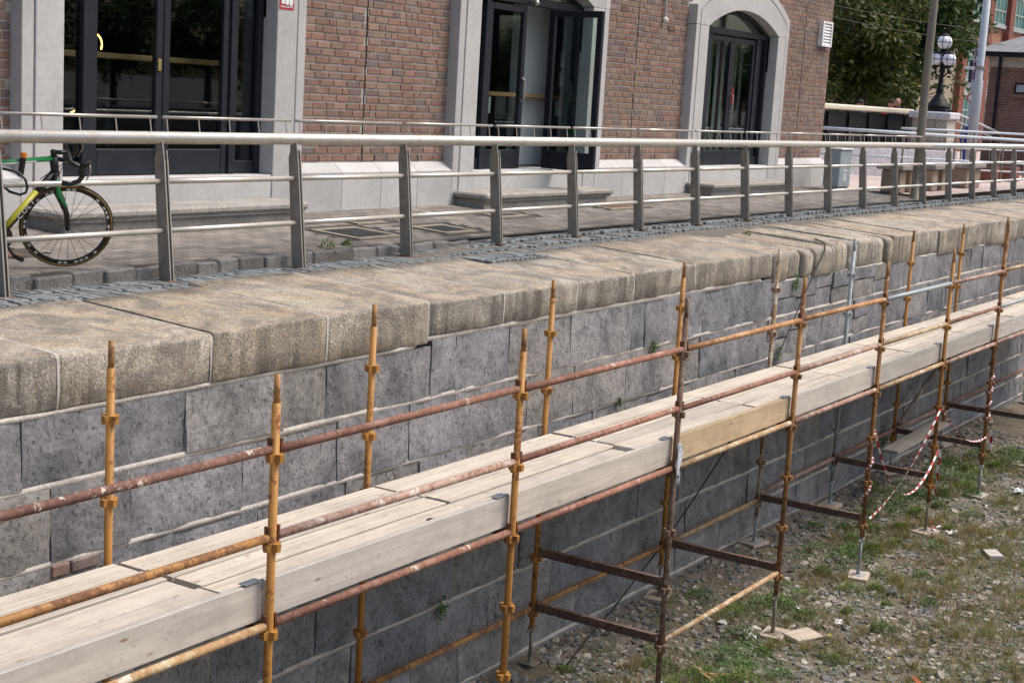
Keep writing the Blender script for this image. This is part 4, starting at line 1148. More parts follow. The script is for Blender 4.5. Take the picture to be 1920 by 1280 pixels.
ribbon(sag((15.9, yt-.01, .62), (18.26, yt, 1.54), .18), .024, 'barrier_tape', 'red and white barrier tape rising steeply to a standard', 'barrier tape', 'barrier tape on the scaffold', .04)
ribbon(sag((18.26, yt, 1.54), (20.56, yt, .80), .22), .024, 'barrier_tape', 'red and white barrier tape drooping to the rightmost near standard', 'barrier tape', 'barrier tape on the scaffold', .05)
def wrap(x, z0, z1, turns, lab):
    n = 90; ribbon([(x+.034*math.cos(turns*6.283*i/n), YF+.034*math.sin(turns*6.283*i/n), z0+(z1-z0)*i/n) for i in range(n+1)], .028, 'barrier_tape', lab, 'barrier tape', 'barrier tape on the scaffold')
wrap(20.57, .95, 1.66, 4, 'red and white tape wound round the standard at far right')
wrap(15.86, .75, 1.62, 3, 'red and white tape wound round the standard left of the plank')
ribbon([(18.34+.012*math.sin(i*.9), yt-.01+.01*math.cos(i*1.3), .98-.048*i) for i in range(21)], .028, 'barrier_tape', 'red and white tape hanging down to a timber pad', 'barrier tape', 'barrier tape on the scaffold', .12)
ribbon([(20.72+.05*math.sin(i*.5), yt, .85-.045*i) for i in range(8)], .04, 'barrier_tape', 'short loose tail of red and white tape fluttering at the far standard', 'barrier tape', 'barrier tape on the scaffold', .2)
ribbon([(18.05+.02*i+.03*math.sin(i*2), 5.12+.03*math.cos(i*1.7), .02+.02*abs(math.sin(i*1.1))) for i in range(14)], .028, 'barrier_tape', 'crumpled end of red and white tape lying by a timber pad', 'barrier tape', 'barrier tape on the scaffold', .4)
# white plastic rag tied on the brown standard
rg = MB(); n = 9; vs = []
for i in range(n+1):
    u = i/n; wd = .010+.045*math.sin(math.pi*min(1, u*1.15))**.8
    for k in range(5):
        v = k/4-.5; vs.append((10.955+v*wd*1.6+.012*math.sin(u*9), 5.205+.02*math.sin(v*9+u*6), 2.28-.34*u+.015*math.sin(k*3)))
rg.add(vs, [(i*5+k, i*5+k+1, (i+1)*5+k+1, (i+1)*5+k) for i in range(n) for k in range(4)])
o = rg.build('plastic_rag', M['plastic_bag'], smooth=True); o.modifiers.new('thickness', 'SOLIDIFY').thickness = .003
tag(o, 'torn white plastic rag tied to the brown standard', 'plastic rag')
# thin cable hanging along the wall
cb = [(18.2, 7.0, 3.41), (17.95, 6.78, 3.40), (17.72, 6.675, 3.33), (17.5, 6.65, 3.2), (17.1, 6.64, 2.86), (16.43, 6.62, 2.23), (15.7, 6.61, 1.72), (15.03, 6.6, 1.27), (14.3, 6.59, .87), (13.54, 6.58, .50), (12.54, 6.56, .10), (11.9, 6.45, .03), (11.3, 6.3, .01)]
tag(MB().path(cb, .009, 6).build('cable', M['cable_black'], smooth=True), 'thin dark cable running down the wall from the coping to the rubble', 'cable')
# timber pads under the standards
for i, x in enumerate(SX):
    if i < 3 or i > 9: continue
    for y, nm in ((YF, 'front'), (YB, 'wall-side')):
        if nm == 'wall-side' and i in (3,): continue
        z = gz(x, y); k = MB().bbox((-.16, -.112, -.006), (.16, .112, .035), .004)
        o = k.build('sole_board', M['plinth_wood'], center=False); o.location = (x+rd.uniform(-.03, .03), y+rd.uniform(-.02, .02), z+.004); o.rotation_euler = (0, 0, R(rd.uniform(-25, 25)))
        tag(o, 'square timber pad under the %s foot of the %s scaffold frame from the left' % (nm, ORD[min(i, 9)]), 'timber pad', 'timber pads under the standards')

# ================================================================== RUBBLE, PLANTS AND LITTER ON THE RIVERBED
rg_ = random.Random(9)
def chip(mb, x, y, z, s, flat):
    n = rg_.choice((5, 6)); ph = rg_.uniform(0, 6.28); tl = Vector((rg_.uniform(-.35, .35), rg_.uniform(-.35, .35), 1)).normalized()
    e1 = tl.cross(Vector((0, 1, .1))).normalized(); e2 = tl.cross(e1); lo = []; hi = []
    el = rg_.uniform(.45, 1.0); c = Vector((x, y, z))
    for i in range(n):
        a = ph+6.283*i/n+rg_.uniform(-.3, .3); r_ = s*rg_.uniform(.65, 1.1)
        q = e1*math.cos(a)*r_+e2*math.sin(a)*r_*el
        lo.append(c+q-tl*flat*.5); hi.append(c+q*rg_.uniform(.75, .97)+tl*flat*rg_.uniform(.3, .6))
    mb.add(lo+hi, [tuple(range(n, 2*n))]+[(i, (i+1) % n, n+(i+1) % n, n+i) for i in range(n)])
chips = MB()
PADS = [(x, y, .21) for x in SX[3:10] for y in (YF, YB)]+[(13.62, 5.0, .24), (17.77, 4.28, .2)]
def padded(x, y): return any((x-a)**2+(y-b)**2 < r_*r_ for a, b, r_ in PADS)
for _ in range(26000):
    x = 9.2+16*rg_.random()**1.35; y = 2.2+4.5*rg_.random()
    if y < 6.35-x*.19+.3 and rg_.random() < .5 and x > 22: continue
    s = .010+.045*rg_.random()**3.2
    if padded(x, y): continue
    chip(chips, x, y, gz(x, y)+s*.15, s, s*rg_.uniform(.25, .8))
for _ in range(3800):
    x = 9.6+13*rg_.random()**1.25; y = 2.4+4.2*rg_.random()
    s = .03+.055*rg_.random()**2
    if padded(x, y): continue
    chip(chips, x, y, gz(x, y)+.006, s, s*rg_.uniform(.12, .35))
stuff(tag(chips.build('slate_rubble', M['stone_chip'], center=False), 'loose dark slate chips and gravel covering the riverbed', 'rubble'))
slabs = []
for i in range(10):
    k = MB(); chip(k, 0, 0, 0, .1, .035+.004*i); slabs.append(k.mesh('slate_stone', M['stone_slab']))
cnt = 0
while cnt < 260:
    x = 9.8+15*rg_.random()**1.2; y = 2.6+3.9*rg_.random()
    if any(abs(x-q) < .3 and (abs(y-YF) < .25) for q in SX): continue
    s = .35+.75*rg_.random()**2
    if s > 1.0 and rg_.random() < .5: s = .6
    o = inst('slate_stone', slabs[rg_.randrange(10)], (x, y, gz(x, y)+.012*s), None, (R(rg_.uniform(-12, 12)), R(rg_.uniform(-12, 12)), rg_.uniform(0, 6.28)), (s, s*rg_.uniform(.6, 1), s*rg_.uniform(.6, 1.2)))
    tag(o, 'flat grey slate stone lying on the rubble riverbed', 'stone', 'slate stones scattered over the riverbed'); cnt += 1

def leaf_quad(mb, c, d, up, L, W):
    d = Vector(d).normalized(); s_ = d.cross(Vector(up)).normalized(); c = Vector(c)
    n = s_.cross(d)
    mb.add([c, c+d*L*.5+s_*W*.5+n*L*.06, c+d*L, c+d*L*.5-s_*W*.5+n*L*.06], [(0, 1, 2, 3)])
def weed_mesh(mat_, R0, H, n, L):
    mb = MB()
    for _ in range(n):
        a = rg_.uniform(0, 6.283); r_ = R0*rg_.random()**.6; h = H*(1-(r_/R0)**1.6)*rg_.uniform(.25, 1)
        d = Vector((math.cos(a)*rg_.uniform(.2, 1), math.sin(a)*rg_.uniform(.2, 1), rg_.uniform(.0, .9)))
        d += Vector((rg_.uniform(-.6, .6), rg_.uniform(-.6, .6), 0))
        leaf_quad(mb, (r_*math.cos(a), r_*math.sin(a), h), d, (0, 0, 1), L*rg_.uniform(.6, 1.3), L*rg_.uniform(.4, .75))
    return mb
WM = [weed_mesh('leaf_weed', .13+.03*i, .10+.02*i, 380, .030).mesh('leaves', M['leaf_weed' if i % 3 else 'leaf_lime']) for i in range(6)]
SM = [MB() for _ in range(3)]
for s_ in SM:
    for q in range(6):
        a = rg_.uniform(0, 6.28); s_.path([(0, 0, -.01), (.03*math.cos(a), .03*math.sin(a), .05), (.08*math.cos(a), .08*math.sin(a), .09)], .0025, 4)
SM = [s_.mesh('stem', M['leaf_weed']) for s_ in SM]
WEEDS = [(11.95, 5.72, .9), (12.25, 5.95, .5), (12.75, 5.2, 1.1), (12.55, 5.35, 1.0), (12.3, 5.05, 1.1), (11.9, 5.25, .9), (11.55, 5.4, .8), (13.2, 5.45, .8), (13.0, 5.15, .7),
         (13.7, 5.75, .8), (14.1, 5.5, 1.2), (14.35, 5.55, .9), (14.75, 5.45, .8), (14.9, 5.75, .7), (14.6, 4.9, .6), (15.3, 5.15, .7), (15.6, 4.95, .8), (15.2, 4.7, .6),
         (16.2, 5.5, 1.0), (16.6, 5.6, 1.1), (16.9, 5.45, 1.0), (17.1, 5.75, .8), (17.4, 5.35, .9), (16.1, 5.05, .6), (17.8, 5.8, .9), (18.7, 5.85, 1.0), (19.0, 5.6, 1.0), (19.3, 5.9, 1.1), (19.6, 5.5, .9), (19.9, 5.8, 1.1),
         (20.3, 5.65, 1.0), (20.9, 5.5, 1.0), (21.2, 5.75, 1.2), (21.6, 5.5, 1.1), (22.0, 5.8, 1.2), (22.5, 5.55, 1.2), (23.0, 5.9, 1.2), (23.6, 5.6, 1.3), (20.6, 5.95, .9), (18.2, 5.55, .9), (21.0, 6.1, .8), (13.9, 6.25, .7), (17.2, 6.3, .7), (19.5, 6.35, .8), (11.2, 6.28, .6), (13.45, 6.45, .5),
         (16.4, 5.95, .8), (17.6, 6.05, .8), (18.4, 6.1, .9), (18.9, 6.2, .8), (19.7, 6.15, .9), (20.2, 6.2, .8), (21.5, 6.0, 1.1), (22.2, 6.1, 1.1), (22.8, 5.3, 1.1), (20.5, 5.3, .9), (15.7, 5.6, .8), (14.2, 5.2, .8), (12.05, 4.95, 1.0), (11.75, 5.05, .9), (14.3, 4.45, .7), (15.5, 4.35, .6), (16.4, 4.7, .7), (17.5, 4.9, .7), (13.2, 4.5, .7), (12.5, 4.75, .7), (18.6, 5.05, .7), (19.5, 5.0, .8)]
WEEDS.sort()
wcell = {}
for i, (x, y, s) in enumerate(WEEDS):
    bay = max(q for q in range(len(SX)) if SX[q] <= x)
    side = 'under the deck' if y > 5.35 else ('in line with the front standards' if y > 5.0 else 'out on the open rubble')
    wcell[bay, side] = wcell.get((bay, side), -1)+1
    lab = 'leafy green weed %s, %s bay from the left, %s along' % (side, ORD[bay], ORD[wcell[bay, side]])
    t = empty('weed_plant', (x, y, gz(x, y)), lab, 'weed', 'weeds growing among the rubble')
    t.rotation_euler = (0, 0, rg_.uniform(0, 6.28)); t.scale = (s, s, s*rg_.uniform(.8, 1.3))
    for nm, me in (('leaves', WM[rg_.randrange(6)]), ('stem', SM[i % 3])):
        o = bpy.data.objects.new(nm, me); COL.objects.link(o); o.parent = t
# small plants rooted in the wall joints
WP = [(13.30, 2.62, 'at the deck edge, left of the brown standard', .5), (12.65, 2.16, 'low beside the deck boards', .35), (12.03, 1.38, 'under the deck right of the second standard', .6), (13.3, 1.4, 'under the deck beside the brown standard', .45),
      (9.75, .87, 'in a mortar bed under the low ledger', .6), (16.9, 3.0, 'in the gap between the worn coping stones', .6), (16.5, 2.2, 'by the deck below the worn coping', .6), (20.5, .5, 'low on the wall at far right', 1.0)]
for x, z, where, s in WP:
    y = wy(z)-.01; t = empty('wall_plant', (x, y, z), 'small green plant rooted in the wall '+where, 'plant', 'small plants rooted in the wall')
    mb = MB()
    for _ in range(70):
        d = Vector((rg_.uniform(-1, 1), -rg_.uniform(.2, 1), rg_.uniform(-1, .5))); c = Vector((x+rg_.gauss(0, .045)*s, y-abs(rg_.gauss(0, .03))*s, z+rg_.gauss(-.02, .075)*s))
        leaf_quad(mb, c, d, (0, -1, .3), .035*s+.01, .025*s+.006)
    mb.build('leaves', M['leaf_weed'], t); MB().path([(x, y+.03, z), (x, y-.02, z-.02), (x+.01, y-.03*s, z-.09*s)], .003, 5).build('stem', M['leaf_weed'], t)
# quay-top weeds
for x, y, s, wh in ((10.55, 8.62, .8, 'at the kerb right of the third post'), (10.85, 8.64, .5, 'at the kerb left of the fourth post'), (20.9, 8.5, .7, 'beside a post before the arched door'), (21.2, 8.42, .6, 'among the setts before the arched door'), (18.9, 8.3, .5, 'among the setts left of the arched door'), (17.2, 7.5, .6, 'on the worn coping stones')):
    t = empty('paving_weed', (x, y, 3.45 if y < 8.55 else pz(y)), 'small green weed growing '+wh, 'weed', 'small weeds on the quay top')
    mb = weed_mesh('leaf_lime', .09*s, .10*s, 90, .028)
    mb.local('leaves', M['leaf_lime'], t); MB().path([(0, 0, -.01), (.01, 0, .05*s)], .003, 5).local('stem', M['leaf_weed'], t)
# dry and green grass, uncountable
gr = MB()
for _ in range(2600):
    x = 10.5+13*rg_.random()**1.1; y = 2.4+3.6*rg_.random()
    dens = noise.noise((x*.9, y*.9, 2.0))+.35*(5.0-y)/2
    if dens < -.22: continue
    R0 = rg_.uniform(.03, .12); dirv = rg_.uniform(0, 6.28)
    for _k in range(rg_.randint(14, 46)):
        if padded(x, y): break
        a = rg_.uniform(0, 6.283); r_ = R0*rg_.random()**.5; cx, cy = x+r_*math.cos(a), y+r_*math.sin(a); h = rg_.uniform(.03, .13)
        bx, by = .5*h*rg_.gauss(0, 1)+.02*math.cos(dirv), .5*h*rg_.gauss(0, 1)+.02*math.sin(dirv); z0 = gz(cx, cy)-.005; w_ = .0025
        s_ = Vector((math.sin(a), math.cos(a), 0))*w_
        p0, p1, p2 = Vector((cx, cy, z0)), Vector((cx+bx*.4, cy+by*.4, z0+h*.6)), Vector((cx+bx, cy+by, z0+h))
        gr.add([p0-s_, p0+s_, p1+s_*.8, p1-s_*.8, p2], [(0, 1, 2, 3), (3, 2, 4)])
stuff(tag(gr.build('grass', M['dry_grass'], center=False), 'thin dry and green grass tufts among the rubble', 'grass'))
# ground cover of tiny green plants
gc = MB()
for _ in range(60000):
    x = 10+14*rg_.random(); y = 2.4+4.0*rg_.random()
    d = noise.noise((x*1.1, y*1.3, 8.0))+.5*noise.noise((x*3, y*3, 3.0))
    if d < -.02: continue
    a = rg_.uniform(0, 6.28); leaf_quad(gc, (x, y, gz(x, y)+rg_.uniform(.0, .03)), (math.cos(a), math.sin(a), rg_.uniform(0, .7)), (0, 0, 1), rg_.uniform(.012, .028), .014)
stuff(tag(gc.build('ground_cover', M['leaf_lime'], center=False), 'sparse low green ground cover creeping over the rubble', 'ground cover'))

# litter and debris
def debris(x, y, sx, sy, sz, rot, mat_, name, label, cat, jit=.0, grp=None):
    k = MB(); k.box((-sx/2, -sy/2, 0), (sx/2, sy/2, sz), jit); o = k.build(name, M[mat_], center=False)
    o.location = (x, y, gz(x, y)+.008); o.rotation_euler = (R(rg_.uniform(-5, 5)), R(rg_.uniform(-5, 5)), R(rot)); return tag(o, label, cat, grp)
debris(13.62, 5.0, .36, .225, .036, -20, 'plinth_wood', 'timber_offcut', 'pale timber offcut lying beside a base plate', 'timber offcut', .012)
debris(17.77, 4.28, .32, .16, .05, 30, 'toe_board', 'timber_offcut', 'flat white board offcut out on the rubble', 'timber offcut')
debris(12.05, 5.30, .34, .07, .03, 50, 'counter_wood', 'timber_offcut', 'splintered orange-brown timber piece among weeds', 'timber offcut', .015)
debris(12.15, 5.22, .22, .08, .025, -15, 'counter_wood', 'timber_offcut', 'shorter split brown timber piece beside the splintered one', 'timber offcut', .02)
debris(13.15, 3.70, .22, .055, .03, 40, 'litter_orange', 'brick_shard', 'red-orange tile shard near the bottom of the view', 'tile shard', .01)
k = MB(); chip(k, 0, 0, .03, .13, .11); o = k.build('grey_rock', M['stone_slab'], center=False); o.location = (15.55, 4.75, gz(15.55, 4.75)); tag(o, 'blocky grey rock standing out of the rubble', 'rock')
def crumple(x, y, s, mat_, label, name='litter', cat='litter'):
    k = MB(); n = 7; vs = []
    for j in range(n):
        for i in range(n): vs.append(((i/(n-1)-.5)*s*2+rg_.uniform(-.2, .2)*s, (j/(n-1)-.5)*s*1.3+rg_.uniform(-.2, .2)*s, rg_.uniform(.0, .7)*s))
    k.add(vs, [(j*n+i, j*n+i+1, (j+1)*n+i+1, (j+1)*n+i) for j in range(n-1) for i in range(n-1)])
    o = k.build(name, M[mat_], center=False); o.location = (x, y, gz(x, y)+.012); o.rotation_euler = (0, 0, rg_.uniform(0, 6)); o.modifiers.new('thickness', 'SOLIDIFY').thickness = .002
    return tag(o, label, cat, 'litter on the riverbed')
crumple(14.4, 5.35, .07, 'litter_white', 'crumpled white paper beside weeds in mid rubble')
crumple(15.0, 5.6, .035, 'litter_white', 'small white cup fragment near the wall side')
crumple(13.25, 5.42, .09, 'litter_white', 'crushed white bag next to a leafy weed')
crumple(14.2, 4.85, .06, 'litter_white', 'white scrap of paper right of the timber pad')
crumple(18.4, 4.95, .08, 'litter_white', 'white plastic scrap beside the taped timber pad')
crumple(21.2, 4.85, .10, 'plastic_bag', 'bigger white plastic sheet out on the far rubble')
crumple(22.6, 4.95, .10, 'plastic_bag', 'pale plastic piece at the far right edge')
crumple(13.4, 5.75, .05, 'litter_white', 'white paper flake by the dark stones')
crumple(16.7, 3.95, .05, 'litter_white', 'white stick-like scrap near the right edge')
crumple(12.3, 4.55, .05, 'litter_white', 'white scrap at the bottom edge of the view')
for x, y, lab in ((12.05, 5.0, 'small yellow flower among weeds at the bottom'), (13.6, 4.72, 'small yellow flower below the timber offcut'), (13.35, 4.05, 'small yellow flower low at the centre of the rubble')):
    t = empty('yellow_flower', (x, y, gz(x, y)), lab, 'flower', 'yellow flowers on the riverbed')
    MB().path([(x, y, gz(x, y)), (x+.01, y, gz(x, y)+.09)], .002, 5).build('stem', M['leaf_weed'], t)
    k = MB()
    for q in range(6): a = q*1.047; leaf_quad(k, (x+.01, y, gz(x, y)+.09), (math.cos(a), math.sin(a), .3), (0, 0, 1), .022, .014)
    k.build('petals', M['petal_yellow'], t)
# ================================================================== BICYCLE leaning on the railing
bike = bpy.data.objects.new('bicycle', None); COL.objects.link(bike)
tag(bike, 'green, yellow and black racing bicycle leaning on the railing', 'bicycle')
bike.location = (7.53, 8.66, pz(8.66)+.004); bike.rotation_euler = (R(13), 0, R(0))
AX = lambda z: Vector((-.047-(z-.334)/math.tan(R(72)), 0, z))
sax = (AX(1.0)-AX(.3)).normalized()
STM = Matrix.Translation(AX(.6)) @ Matrix.Rotation(R(-33), 4, sax) @ Matrix.Translation(-AX(.6))
def steer(mb): mb.v = [tuple(STM @ Vector(p)) for p in mb.v]; return mb
def wheel(c, steered, nm='front_wheel'):
    f = steer if steered else (lambda m: m)
    def circ(r_, rad, n=48, k=8, off=0.0): return MB().path([(c[0]+r_*math.cos(6.2832*i/n), c[1]+off, c[2]+r_*math.sin(6.2832*i/n)) for i in range(n)], rad, k, closed=True)
    wobj = f(circ(.319, .0125)).local('wheel', M['rubber'], bike, True)
    for off in (-.0095, .0095): f(circ(.315, .0062, 48, 6, off)).local('tyre_wall', M['tyre_tan'], wobj, True)
    rim = MB(); n = 48
    for i in range(n):
        a0, a1 = 6.2832*i/n, 6.2832*(i+1)/n
        P = lambda r_, y, a: (c[0]+r_*math.cos(a), c[1]+y, c[2]+r_*math.sin(a))
        rim.add([P(.307, -.010, a0), P(.307, -.010, a1), P(.280, -.007, a1), P(.280, -.007, a0), P(.307, .010, a0), P(.307, .010, a1), P(.280, .007, a1), P(.280, .007, a0)], [(0, 1, 2, 3), (7, 6, 5, 4), (3, 2, 6, 7), (0, 4, 5, 1)])
    f(rim).local('rim', M['bike_black'], wobj)
    dec = MB()
    for i in range(48):
        if i % 12 in (0, 1, 3, 4, 5, 7):
            a0, a1 = 6.2832*(i+.15)/48, 6.2832*(i+.8)/48
            for y in (-.0112, .0112):
                P = lambda r_, a: (c[0]+r_*math.cos(a), c[1]+y, c[2]+r_*math.sin(a))
                dec.add([P(.302, a0), P(.302, a1), P(.287, a1), P(.287, a0)], [(0, 1, 2, 3)])
    f(dec).local('rim_lettering', M['bike_white'], wobj)
    sp = MB()
    for i in range(24):
        a = 6.2832*i/24; b = a+(.5 if i % 2 else -.5); y = .022 if i % 2 else -.022
        sp.tube((c[0]+.02*math.cos(b), c[1]+y, c[2]+.02*math.sin(b)), (c[0]+.283*math.cos(a), c[1], c[2]+.283*math.sin(a)), .0016, 4, caps=False)
    f(sp).local('spokes', M['bike_black'], wobj)
    f(MB().tube((c[0], c[1]-.05, c[2]), (c[0], c[1]+.05, c[2]), .017, 12)).local('hub', M['bike_black'], wobj, True)
wheel((0, 0, .334), True); wheel((-.985, 0, .334), False)
hb, ht = AX(.715), AX(.845)
fk = MB()
for s_ in (-1, 1): fk.path([hb+Vector((0, .032*s_, 0)), hb+Vector((.035, .045*s_, -.12)), Vector((-.03, .05*s_, .45)), Vector((0, .05*s_, .334))], [.026, .023, .018, .012], 10)
fk.path([hb+Vector((0, -.045, 0)), hb+Vector((0, .045, 0))], .022, 10)
steer(fk).local('fork', M['bike_black'], bike, True)
st_ = MB()
for s_ in (-1, 1): st_.path([hb+Vector((.006, .050*s_, -.01)), hb+Vector((.042, .062*s_, -.12)), Vector((-.045, .062*s_, .50))], [.014, .018, .008], 8)
steer(st_).local('fork_stripe', M['bike_green'], bike, True)
fr_ = MB(); fr_.tube(hb-sax*.03, ht, .030, 14); bb = Vector((-.59, 0, .265)); sl_ = Vector((-.755, 0, .80))
fr_.path([bb, sl_+Vector((-.03, 0, .09))], .015, 10)
for s_ in (-1, 1): fr_.path([bb+Vector((0, .03*s_, 0)), Vector((-.985, .06*s_, .334))], .010, 8); fr_.path([sl_+Vector((.01, .02*s_, -.03)), Vector((-.985, .06*s_, .334))], .008, 8)
frame = fr_.local('frame', M['bike_black'], bike, True)
d0, d1 = AX(.735), bb
MB().path([d0, d0+(d1-d0)*.35], [.028, .026], 12).local('down_tube_front', M['bike_black'], frame, True)
MB().path([d0+(d1-d0)*.25, d1], [.0262, .026], 12).local('down_tube', M['bike_yellow'], frame, True)
ax_ = (d1-d0).normalized(); nrm = Vector((0, -1, 0)); upv = ax_.cross(nrm); upv = -upv if upv.z < 0 else upv
pn = MB(); q0, q1 = d0+(d1-d0)*.06, d0+(d1-d0)*.96
pn.add([q0-upv*.016+nrm*.0275, q1-upv*.016+nrm*.0275, q1+upv*.006+nrm*.0275, q0+upv*.006+nrm*.0275], [(0, 1, 2, 3)]); pn.local('tube_panel', M['bike_black'], frame)
def text_mesh(txt, size):
    cu = bpy.data.curves.new('txt', 'FONT'); cu.body = txt; cu.size = size; cu.extrude = .0008; cu.space_character = 1.15
    ob = bpy.data.objects.new('txt', cu); COL.objects.link(ob); bpy.context.view_layer.update()
    me = bpy.data.meshes.new_from_object(ob); COL.objects.unlink(ob); bpy.data.objects.remove(ob); return me
try:
    me = text_mesh('CULT', .062); me.materials.clear(); me.materials.append(M['bike_white'])
    o = bpy.data.objects.new('tube_lettering', me); COL.objects.link(o); o.parent = frame
    ex = -ax_; ez = nrm; ey = ez.cross(ex)
    p = q1+ex*.17-upv*.024+nrm*.0285
    o.matrix_local = Matrix(((ex.x, ey.x, ez.x, p.x), (ex.y, ey.y, ez.y, p.y), (ex.z, ey.z, ez.z, p.z), (0, 0, 0, 1)))
except Exception as e: print('text', e)
MB().path([AX(.83), sl_], [.019, .016], 12).local('top_tube', M['bike_green'], frame, True)
MB().path([AX(.83)+Vector((-.16, -.004, -.012)), sl_+Vector((.05, -.004, -.008))], [.015, .0145], 10).local('top_tube_underside', M['bike_white'], frame, True)
MB().path([sl_, sl_+Vector((-.06, 0, .20))], .0135, 10).local('seat_post', M['bike_black'], bike, True)
sd_ = MB(); vs = []
for i in range(9):
    u = i/8; x = -.70-.26*u; w_ = .018+.055*max(0, (u-.3)/.7)**1.2
    for y, z in ((-w_, 0), (-w_*.7, .022), (0, .028), (w_*.7, .022), (w_, 0)): vs.append((x, y, 1.0+z))
sd_.add(vs, [(i*5+k, i*5+k+1, (i+1)*5+k+1, (i+1)*5+k) for i in range(8) for k in range(4)]); sd_.local('saddle', M['bike_black'], bike, True)
cr = MB(); cr.tube(bb+Vector((0, -.05, 0)), bb+Vector((0, -.045, 0)), .095, 28); cr.path([bb+Vector((0, -.06, 0)), bb+Vector((.12, -.065, -.12))], .010, 8); cr.path([bb+Vector((0, .06, 0)), bb+Vector((-.12, .065, .12))], .010, 8); cr.tube(bb+Vector((.12, -.065, -.12)), bb+Vector((.12, -.15, -.12)), .018, 8); cr.local('crankset', M['bike_black'], bike)
stem_end = AX(.885)+Vector((.10, 0, .01))
hd = MB(); hd.tube(ht, AX(.89), .018, 12); hd.path([AX(.875), stem_end], .016, 10); steer(hd).local('stem', M['bike_black'], bike, True)
bar = MB(); e = stem_end
pts = []
for s_ in (-1,): pts = [e+Vector((.075, -.205, -.135)), e+Vector((.0, -.205, -.145)), ] 
def hook(s_):
    y = .205*s_
    return [e+Vector((-.03, y, -.15)), e+Vector((.03, y, -.145)), e+Vector((.080, y, -.11)), e+Vector((.098, y, -.055)), e+Vector((.085, y, -.012)), e+Vector((.04, y*.99, 0)), e+Vector((0, y*.85, 0)), e+Vector((0, y*.4, 0))]
bar.path(hook(-1)+[e]+hook(1)[::-1], .0175, 10); steer(bar).local('handlebar', M['bike_black'], bike, True)
for s_ in (-1, 1):
    lv = MB(); y = .205*s_; lv.path([e+Vector((.06, y, .0)), e+Vector((.10, y, .02)), e+Vector((.125, y, .05))], [.018, .017, .012], 8); steer(lv).local('brake_hood', M['rubber'], bike, True)
    lv = MB(); lv.path([e+Vector((.118, y, .03)), e+Vector((.14, y, -.03)), e+Vector((.125, y, -.10))], [.007, .006, .004], 6); steer(lv).local('brake_lever', M['edge_steel'], bike, True)
cbp = MB(); cbp.path([e+Vector((.06, -.20, .02)), e+Vector((.10, -.12, .11)), AX(.80)+Vector((.06, -.02, 0)), AX(.72)+Vector((.03, 0, 0))], .003, 5); cbp.path([e+Vector((.06, .20, .02)), e+Vector((.11, .10, .10)), AX(.78)+Vector((.05, .02, 0)), d0+(d1-d0)*.2+Vector((0, .03, 0))], .003, 5); steer(cbp).local('brake_cables', M['bike_black'], bike)
MB().path([(-.50, -.03, .85), (-.50, -.03, .88)], .022, 12).local('lamp_cap', M['orange_plastic'], bike); MB().path([(-.50, -.03, .72), (-.50, -.03, .849)], .021, 12).local('lamp_body', M['bike_black'], bike)
lk = MB().path([(6.86, 8.55, 4.30), (6.89, 8.44, 4.285), (6.925, 8.36, 4.27), (6.96, 8.335, 4.225), (6.975, 8.33, 4.175), (6.965, 8.335, 4.135), (6.935, 8.36, 4.12), (6.91, 8.43, 4.135), (6.88, 8.53, 4.2)], .009, 8).build('cable_lock', M['bike_black'], smooth=True)
tag(lk, 'black cable lock looped over the middle rail at the bicycle', 'cable lock')

# ================================================================== BACKGROUND beyond the building
# lamp column behind the railing
t = empty('lamp_column', (27.16, 8.64, 3.5), 'tall brown tapered lamp column rising behind the railing', 'lamp column')
MB().lathe((27.16, 8.64, 3.45), [(.115, 0), (.115, .05), (.085, .07), (.078, .6), (.07, 3.6), (.06, 7.0)], 18).build('shaft', M['bronze_pole'], t, smooth=True)
a_ = MB().path([(27.16, 8.64, 10.4), (27.16, 8.55, 10.75), (27.16, 8.1, 10.95), (27.16, 7.6, 10.98)], .045, 10).build('arm', M['bronze_pole'], t, smooth=True)
MB().bbox((27.06, 7.1, 10.92), (27.26, 7.65, 11.03), .03).build('lantern', M['grey_paint'], a_)
# utility cabinet at the building corner
t = empty('utility_cabinet', (26.55, 9.86, 3.6), 'grey-green utility cabinet standing at the building corner', 'cabinet')
x0, x1, y0, y1 = 26.15, 26.72, 9.72, 10.02
MB().bbox((x0+.03, y0+.02, 3.58), (x1-.03, y1-.02, 3.68), .01).build('plinth', M['step_stone'], t)
MB().bbox((x0, y0, 3.68), (x1, y1, 4.34), .012).build('body', M['cabinet_green'], t); MB().bbox((x0-.02, y0-.02, 4.341), (x1+.02, y1+.02, 4.37), .006).build('lid', M['white_paint'], t)
MB().add([(x0+.28, y0-.003, 4.2), (x0+.31, y0-.003, 4.2), (x0+.27, y0-.003, 4.02), (x0+.22, y0-.003, 4.0), (x0+.27, y0-.003, 4.1)], [(0, 1, 2, 3, 4)]).build('lightning_mark', M['white_paint'], t)
MB().box((x0+.2, y0-.005, 3.96), (x0+.36, y0-.002, 3.985)).build('label_line', M['white_paint'], t); MB().box((x0+.21, y0-.005, 3.78), (x0+.34, y0-.002, 3.92)).build('label_plate', M['shop_white'], t)
# benches
for i, (x, y) in enumerate(((27.35, 9.0), (29.15, 8.95), (31.6, 9.0))):
    t = empty('stone_bench', (x+.45, y+.2, 3.6), ['dark-ended stone slab bench nearest the lamp column', 'stone slab bench, middle of the three', 'stone slab bench farthest along the railing'][i], 'bench', 'stone benches on the plaza')
    MB().bbox((x, y, 3.6), (x+.34, y+.36, 4.02), .02).build('pedestal', M['bench_granite'], t); MB().bbox((x+.62, y, 3.6), (x+1.0, y+.36, 4.02), .02).build('pedestal', M['bench_granite'], t)
    MB().bbox((x-.1, y-.07, 4.021), (x+1.12, y+.43, 4.11), .012).build('slab', M['bench_slab'], t)
